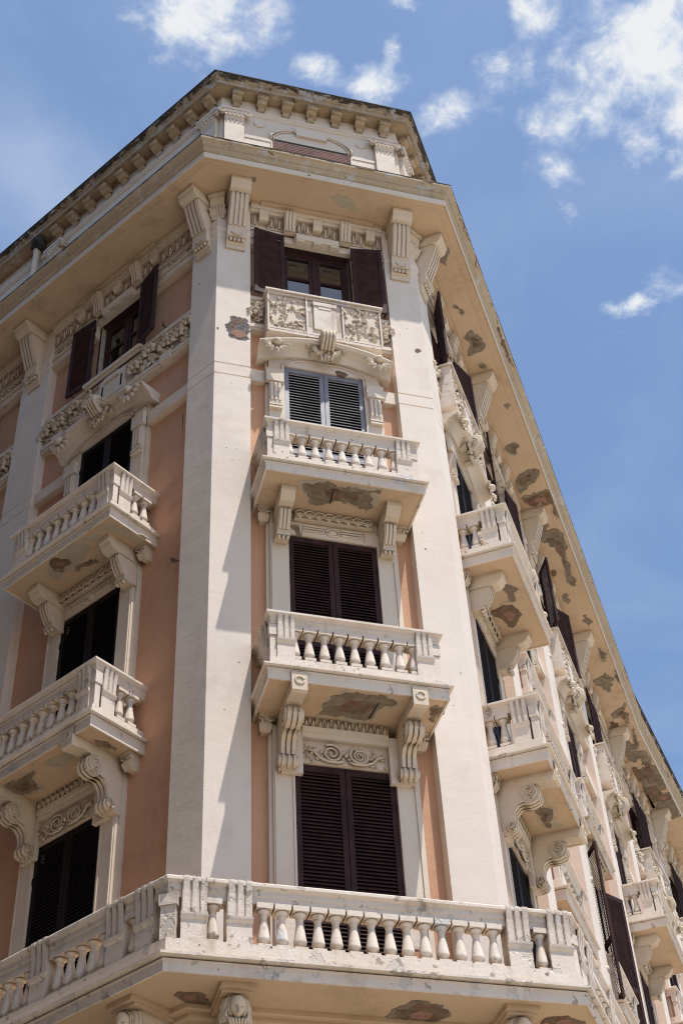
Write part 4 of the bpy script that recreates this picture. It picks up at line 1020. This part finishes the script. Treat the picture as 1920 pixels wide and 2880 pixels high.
for fr, u0, u1, o, zz_ in ((FF, -1.9, -1.4, 0, (10.5, 24)), (FF, 1.4, 1.9, 0, (10.5, 24)), (FL, -.6, -.05, 0, (10.5, 24)), (FF, -2.2, 2.2, 1.10, (9.37, 9.55)), (FL, -4, -.2, 1.10, (9.37, 9.55)), (FF, -1.2, 1.2, .882, (26.0, 26.08)), (FF, -1.2, 1.2, .795, (17.9, 18.02)), (FF, -1.2, 1.2, .795, (13.86, 13.99))):
    for k in range(7 if zz_[1]-zz_[0] > 1 else 6):
        chip(fr, rnd.uniform(u0, u1), rnd.uniform(*zz_), rnd.choice((.008, .012, .018, .03)) if zz_[1]-zz_[0] < 1 else rnd.choice((.008, .01, .014, .02)), o, rnd.choice(('mortar', 'mortard', 'whitep')))
# spalled lengths of the cornice lip
def lip_damage(fr, u0, u1, seed, big=1.0):
    mb = MB(); rnd = random.Random(seed); u = u0; L = []
    n = max(3, int((u1-u0)/.09)); lo = []; hi = []
    for i in range(n+1):
        t = i/n; e = math.sin(PI*t)**.5 if 0 < t < 1 else 0
        lo.append((u0+(u1-u0)*t, 26.40-(.20*e*big)*rnd.uniform(.45, 1))); hi.append((u0+(u1-u0)*t, 26.43))
    vs = []
    def oo(z): return 1.045 if z > 26.35 else 1.0 if z > 26.33 else .965 if z > 26.3 else .95 if z > 26.24 else .93
    for (a, z) in lo: vs.append((a, -(oo(z)+.012), z))
    for (a, z) in hi: vs.append((a, -1.057, z))
    m = n+1; mb.add(vs, [(i, i+1, m+i+1, m+i) for i in range(n)])
    return put('plaster_damage', mb.build('plaster_damage', ['mortard'], recalc=False), fr)
for fr, a, b, k in ((FR, 2.9, 4.6, 1.0), (FF, -2.3, -1.95, .5), (FF, -1.3, -.95, .7), (FF, 1.95, 2.3, .5), (FF, .55, .95, .3), (FR, -.1, .9, .5), (FR, 1.25, 1.75, .5), (FR, 7.6, 7.9, .4), (FR, 12.0, 12.6, .6), (FR, 16.4, 17.0, .5), (FR, 18.1, 18.6, .5), (FR2, 3.0, 3.6, .6)):
    lip_damage(fr, a, b, int(a*10)+50, k)
# iron reinforcement showing in the broken slabs
mb = MB(); mb.tube([(-.12, -.30, 17.635), (-.15, -.62, 17.632)], .009, 6); mb.tube([(.30, -.22, 13.60), (.335, -.58, 13.597)], .008, 6); put('reinforcing_bar', mb.build('reinforcing_bar', ['iron']), FF)

# shutter latches at the fourth floor
mb = MB(); mb.tube([(0, 0, 0), (.0, -.10, 0), (.02, -.12, .04), (.0, -.13, .07)], .012, 5); mb.ball((0, .1, .0), (.022, .022, .022), 6, 4); la = mb.build('shutter_latch', ['iron'])
for fr, c in ((FF, 0), (FL, -2.80), (FR, 2.13), (FR, 10.8), (FR, 15.85)):
    for s in (-1, 1): put('shutter_latch', la, fr, c+s*1.3, -.2, 23.35)

# ------------------------------------------------------------------ loose things
t = bpy.data.objects.new('plastic_screen', None); COL.objects.link(t); t.location = (FF.p(.66, .35).x, FF.p(.66, .35).y, 9.41)
t['label'] = 'pale plastic screen with white top rail standing behind the terrace balusters'; t['category'] = 'screen'
mb = MB(); mb.box(-.12, .12, 0, .01, .02, .66); link('panel', mb.build('panel', ['pink']), t)
mb = MB(); mb.box(-.14, .14, -.01, .02, .66, .70); mb.box(-.14, -.12, -.01, .02, 0, .66); mb.box(.12, .14, -.01, .02, 0, .66); link('frame', mb.build('frame', ['screen']), t)
def weed(fr, u, o, z, label, seed, h=.22):
    e = bpy.data.objects.new('roof_weed', None); COL.objects.link(e); p = fr.p(u, o); e.location = (p.x, p.y, z); e.rotation_euler = (0, 0, fr.th)
    e['label'] = label; e['category'] = 'plant'; rnd = random.Random(seed)
    mb = MB(); mb.tube([(0, 0, 0), (.01, 0, h*.5), (-.02, 0, h)], .006, 4); mb.tube([(0, 0, 0), (.05, .02, h*.6)], .005, 4); link('stem', mb.build('stem', ['leaf']), e)
    mb = MB()
    for k in range(14): mb.petal(rnd.uniform(-.05, .06), rnd.uniform(-.02, .02), rnd.uniform(.05, h), rnd.uniform(0, 6.28), .06, .03, .02, .3, 3)
    link('leaf', mb.build('leaf', ['leaf'], recalc=False), e)
weed(FL, -.55, .28, 30.21, 'small yellow green weed growing on the roof edge near the corner', 1, .14)
weed(FR, 1.3, 1.0, 26.52, 'thin dry weed growing on the right end of the lower cornice', 2, .2)

# ------------------------------------------------------------------ ground
mb = MB(); S = 600; mb.add([(-S, -S, 0), (S, -S, 0), (S, S, 0), (-S, S, 0)], [(0, 1, 2, 3)])
g = link('street_ground', mb.build('street_ground', ['asphalt'])); g['kind'] = 'structure'
rd = MB(); rp4 = [FL.p(3, 8.2), FL.p(3, 2.65), FL.p(-70, 2.65), FL.p(-70, 8.2)]; rd.add([(p.x, p.y, .006) for p in rp4], [(0, 1, 2, 3)])  # unseen dark strip added to cut ground bounce onto the left front
rdo = link('bounce_cut_strip', rd.build('bounce_cut_strip', [simple('dark_bounce_cut', (.06, .057, .054), .9, .3, .3, 3, bump=.4)])); rdo['kind'] = 'structure'
pv = MB(); pp = [FL.p(-22, 2.6), FL.p(0, 2.6)+Vector((.4, 0)), FR.p(0, 2.6)+Vector((-.4, 0)), FR.p(BEND, 2.6), FR2.p(24, 2.6), FR2.p(24, -1), FR.p(0, -1), FL.p(0, -1), FL.p(-22, -1)]
pv.add([(p.x, p.y, z) for z in (.004, .14) for p in pp], [tuple(range(9, 18)), *[(i, (i+1) % 9, 9+(i+1) % 9, 9+i) for i in range(9)]])
p_ = link('pavement', pv.build('pavement', [simple('pavement_slabs', (.5, .44, .36), .9, .2, .2, 2)])); p_['kind'] = 'structure'

# unseen block added left of the view to shade the left front
OB = Frame(FL.p(6.0, 10.3), -55.7+180)
ob = bpy.data.objects.new('added_shade_block', None); COL.objects.link(ob); ob['label'] = 'unseen tall ochre block added to shade the left front'; ob['category'] = 'building'
mb = MB(); mb.box(0, 46, -12, 0, 0, 31); me = mb.build('wall', [simple('ochre_render', (.26, .175, .11), .9, .2, .2, 1)]); link('wall', me, ob, (OB.p(0).x, OB.p(0).y, 0), OB.th)
mb = MB(); mb.box(-.6, .6, 0, .06, 0, 2.3); mb.cur = 1; mb.box(-.5, .5, .06, .08, .1, 2.2); wme = mb.build('window', ['cream', 'maroon'])
for r_ in range(7):
    for k in range(14): p = OB.p(2+3.2*k, 0); link('window', wme, ob, (p.x, p.y, 2+3.9*r_), OB.th)
mb = MB(); mb.box(-.4, 46.4, -12.3, .7, 31, 31.4); link('cornice', mb.build('cornice', ['cream']), ob, (OB.p(0).x, OB.p(0).y, 0), OB.th)

# ------------------------------------------------------------------ camera
f, pitch, roll, af = 4077.12, .768249, -.0618046, 1.268591
cp, sp = math.cos(pitch), math.sin(pitch); cr, sr = math.cos(roll), math.sin(roll)
fw = Vector((0, cp, sp)); up = Vector((0, -sp, cp)); rt = Vector((1, 0, 0))
r2 = cr*rt+sr*up; u2 = -sr*rt+cr*up
Mx = Matrix(((math.sin(af), math.cos(af), 0), (-math.cos(af), math.sin(af), 0), (0, 0, 1)))
r2, u2, fw = Mx@r2, Mx@u2, Mx@fw
cam = bpy.data.cameras.new('camera'); co = bpy.data.objects.new('camera', cam); COL.objects.link(co)
mw = Matrix((( r2.x, u2.x, -fw.x, 0), (r2.y, u2.y, -fw.y, 0), (r2.z, u2.z, -fw.z, 1.6), (0, 0, 0, 1)))
co.matrix_world = mw
cam.sensor_fit = 'VERTICAL'; cam.sensor_height = 36; cam.lens = f/2880*36; cam.clip_end = 3000; cam.clip_start = .1
scene.camera = co

# ------------------------------------------------------------------ light
sd = Vector((.56, -1, 3.12)).normalized()     # towards the sun
sun = bpy.data.lights.new('sun', 'SUN'); sun.energy = 4.75; sun.angle = rad(.53); sun.color = (1, .955, .89)
so = bpy.data.objects.new('sun', sun); COL.objects.link(so); so.rotation_euler = sd.to_track_quat('Z', 'Y').to_euler(); so.location = sd*60
W = bpy.data.worlds.new('World'); scene.world = W; W.use_nodes = True; nt = W.node_tree; nt.nodes.clear()
def wn(t, **k):
    x = nt.nodes.new(t)
    for a, b in k.items(): setattr(x, a, b)
    return x
def wm(op, a, b=0.0, clamp=False):
    x = wn('ShaderNodeMath', operation=op, use_clamp=clamp)
    for s, v in ((x.inputs[0], a), (x.inputs[1], b)):
        if isinstance(v, (int, float)): s.default_value = v
        else: nt.links.new(v, s)
    return x.outputs[0]
wo = wn('ShaderNodeOutputWorld'); bg = wn('ShaderNodeBackground'); nt.links.new(bg.outputs[0], wo.inputs[0])
sky = wn('ShaderNodeTexSky', sky_type='NISHITA'); sky.sun_disc = False
sky.sun_elevation = math.asin(sd.z); sky.sun_rotation = math.atan2(sd.x, sd.y); sky.air_density = 1.0; sky.dust_density = 1.2; sky.ozone_density = 1.6
tc = wn('ShaderNodeTexCoord'); sep = wn('ShaderNodeSeparateXYZ'); nt.links.new(tc.outputs['Generated'], sep.inputs[0])
zc = wm('MAXIMUM', sep.outputs[2], .08); U = wm('DIVIDE', sep.outputs[0], zc); V = wm('DIVIDE', sep.outputs[1], zc)
cmb = wn('ShaderNodeCombineXYZ'); nt.links.new(U, cmb.inputs[0]); nt.links.new(V, cmb.inputs[1])
def cnoise(scale, detail, rough, dist=0.0, off=0.0):
    x = wn('ShaderNodeTexNoise'); x.inputs['Scale'].default_value = scale; x.inputs['Detail'].default_value = detail; x.inputs['Roughness'].default_value = rough; x.inputs['Distortion'].default_value = dist
    ad = wn('ShaderNodeVectorMath', operation='ADD'); nt.links.new(cmb.outputs[0], ad.inputs[0]); ad.inputs[1].default_value = (off, off*.7, off*1.3); nt.links.new(ad.outputs[0], x.inputs['Vector'])
    return x.outputs['Fac']
CL_ = [
(0.0812,0.5090,17.969,-3.535,5.290,21.961,1.00),
(0.0566,0.5037,31.899,-5.757,9.393,38.911,0.80),
(0.1273,0.5124,57.295,-13.054,62.904,75.528,0.60),
(0.2129,0.5338,32.164,-9.079,13.162,45.078,1.35),
(0.1707,0.5332,39.963,4.958,-8.866,66.316,1.05),
(0.2206,0.5167,90.020,-21.767,7.749,32.420,1.15),
(0.2094,0.4640,61.459,-18.053,26.632,110.264,0.80),
(0.2722,0.5496,17.156,-15.943,43.592,53.862,0.50),
(0.3063,0.4963,63.340,-22.440,11.090,46.402,0.60),
(0.3821,0.4541,12.401,-5.196,5.151,14.046,1.20),
(0.3759,0.5107,22.408,-8.930,5.625,23.676,1.00),
(0.3730,0.5569,41.249,-15.853,14.959,26.207,0.75),
(0.3181,0.4434,35.701,-13.433,8.301,34.404,1.00),
(0.4441,0.4881,33.165,-14.998,3.626,15.241,0.75),
(0.4265,0.5310,40.820,-17.440,8.804,37.281,0.70),
(0.5202,0.6527,34.989,-15.860,10.570,46.021,0.75),
(0.4922,0.6848,37.095,-15.848,37.258,74.747,0.70),
(0.3846,0.5953,78.170,-39.578,8.182,35.014,0.30),
(0.4766,0.5392,53.217,-24.401,11.438,48.623,0.50),
(-0.0364,0.6632,13.597,-0.751,-1.481,17.416,0.42),
(0.0052,0.7049,15.814,-2.015,9.539,27.304,0.30),

]
n1 = cnoise(11, 10, .60, .35, 2.0); n2 = cnoise(36, 7, .62, .3, 5.0)
# warp
Uw = wm('ADD', U, wm('MULTIPLY', wm('SUBTRACT', cnoise(8, 7, .62, 0, 9.0), .5), .075)); Vw = wm('ADD', V, wm('MULTIPLY', wm('SUBTRACT', cnoise(8, 7, .62, 0, 14.0), .5), .075))
mask = None
for (cu, cv, a, b, c, d, w) in CL_[:-2]:
    du = wm('SUBTRACT', Uw, cu); dv = wm('SUBTRACT', Vw, cv)
    x = wm('ADD', wm('MULTIPLY', du, a), wm('MULTIPLY', dv, b)); y = wm('ADD', wm('MULTIPLY', du, c), wm('MULTIPLY', dv, d))
    r = wm('ADD', wm('MULTIPLY', x, x), wm('MULTIPLY', y, y))
    m = wm('MULTIPLY', wm('SUBTRACT', 1.0, wm('MULTIPLY', r, .8)), w)
    mask = m if mask is None else wm('MAXIMUM', mask, m)
mask = wm('ADD', mask, .02)
mask = wm('MAXIMUM', mask, -.6)
haze = None
for (cu, cv, a, b, c, d, w) in CL_[-2:]:
    du = wm('SUBTRACT', Uw, cu); dv = wm('SUBTRACT', Vw, cv)
    x = wm('ADD', wm('MULTIPLY', du, a), wm('MULTIPLY', dv, b)); y = wm('ADD', wm('MULTIPLY', du, c), wm('MULTIPLY', dv, d))
    m = wm('POWER', 2.718, wm('MULTIPLY', wm('ADD', wm('MULTIPLY', x, x), wm('MULTIPLY', y, y)), -1.6)); m = wm('MULTIPLY', m, w)
    haze = m if haze is None else wm('ADD', haze, m)
haze = wm('MULTIPLY', haze, wm('ADD', .35, wm('MULTIPLY', cnoise(6, 4, .5, .6, 3.0), 1.0)), True)
haze = wm('ADD', haze, wm('MULTIPLY', wm('MAXIMUM', wm('SUBTRACT', cnoise(3.5, 5, .6, 1.0, 21.0), .42), 0.0), .55))
dens = wm('ADD', mask, wm('MULTIPLY', wm('SUBTRACT', n1, .5), 3.2)); dens = wm('ADD', dens, wm('MULTIPLY', wm('SUBTRACT', n2, .5), 1.9))
mr = wn('ShaderNodeMapRange', interpolation_type='SMOOTHSTEP'); nt.links.new(dens, mr.inputs[0]); mr.inputs[1].default_value = .0; mr.inputs[2].default_value = 1.35
th = wn('ShaderNodeMapRange', interpolation_type='SMOOTHSTEP'); nt.links.new(wm('ADD', dens, wm('MULTIPLY', wm('SUBTRACT', n2, .5), 1.5)), th.inputs[0]); th.inputs[1].default_value = .35; th.inputs[2].default_value = 1.4
cc = wn('ShaderNodeMix', data_type='RGBA'); nt.links.new(th.outputs[0], cc.inputs[0]); cc.inputs[6].default_value = (4.1, 4.7, 5.7, 1); cc.inputs[7].default_value = (5.9, 6.0, 6.1, 1)
hz = wn('ShaderNodeMix', data_type='RGBA'); hz.inputs[0].default_value = .35; nt.links.new(sky.outputs[0], hz.inputs[6]); hz.inputs[7].default_value = (1.7, 3.0, 5.7, 1)
mx = wn('ShaderNodeMix', data_type='RGBA'); nt.links.new(wm('MAXIMUM', wm('MULTIPLY', mr.outputs[0], .95), haze), mx.inputs[0]); nt.links.new(hz.outputs[2], mx.inputs[6]); nt.links.new(cc.outputs[2], mx.inputs[7])
nt.links.new(mx.outputs[2], bg.inputs[0]); bg.inputs[1].default_value = .15

scene.view_settings.view_transform = 'Standard'; scene.view_settings.look = 'None'; scene.view_settings.exposure = 0; scene.view_settings.gamma = 1
scene.render.engine = 'CYCLES'
scene.cycles.use_denoising = True; scene.cycles.filter_width = 1.15
scene.cycles.max_bounces = 7; scene.cycles.diffuse_bounces = 4; scene.cycles.glossy_bounces = 3; scene.cycles.caustics_reflective = False; scene.cycles.caustics_refractive = False
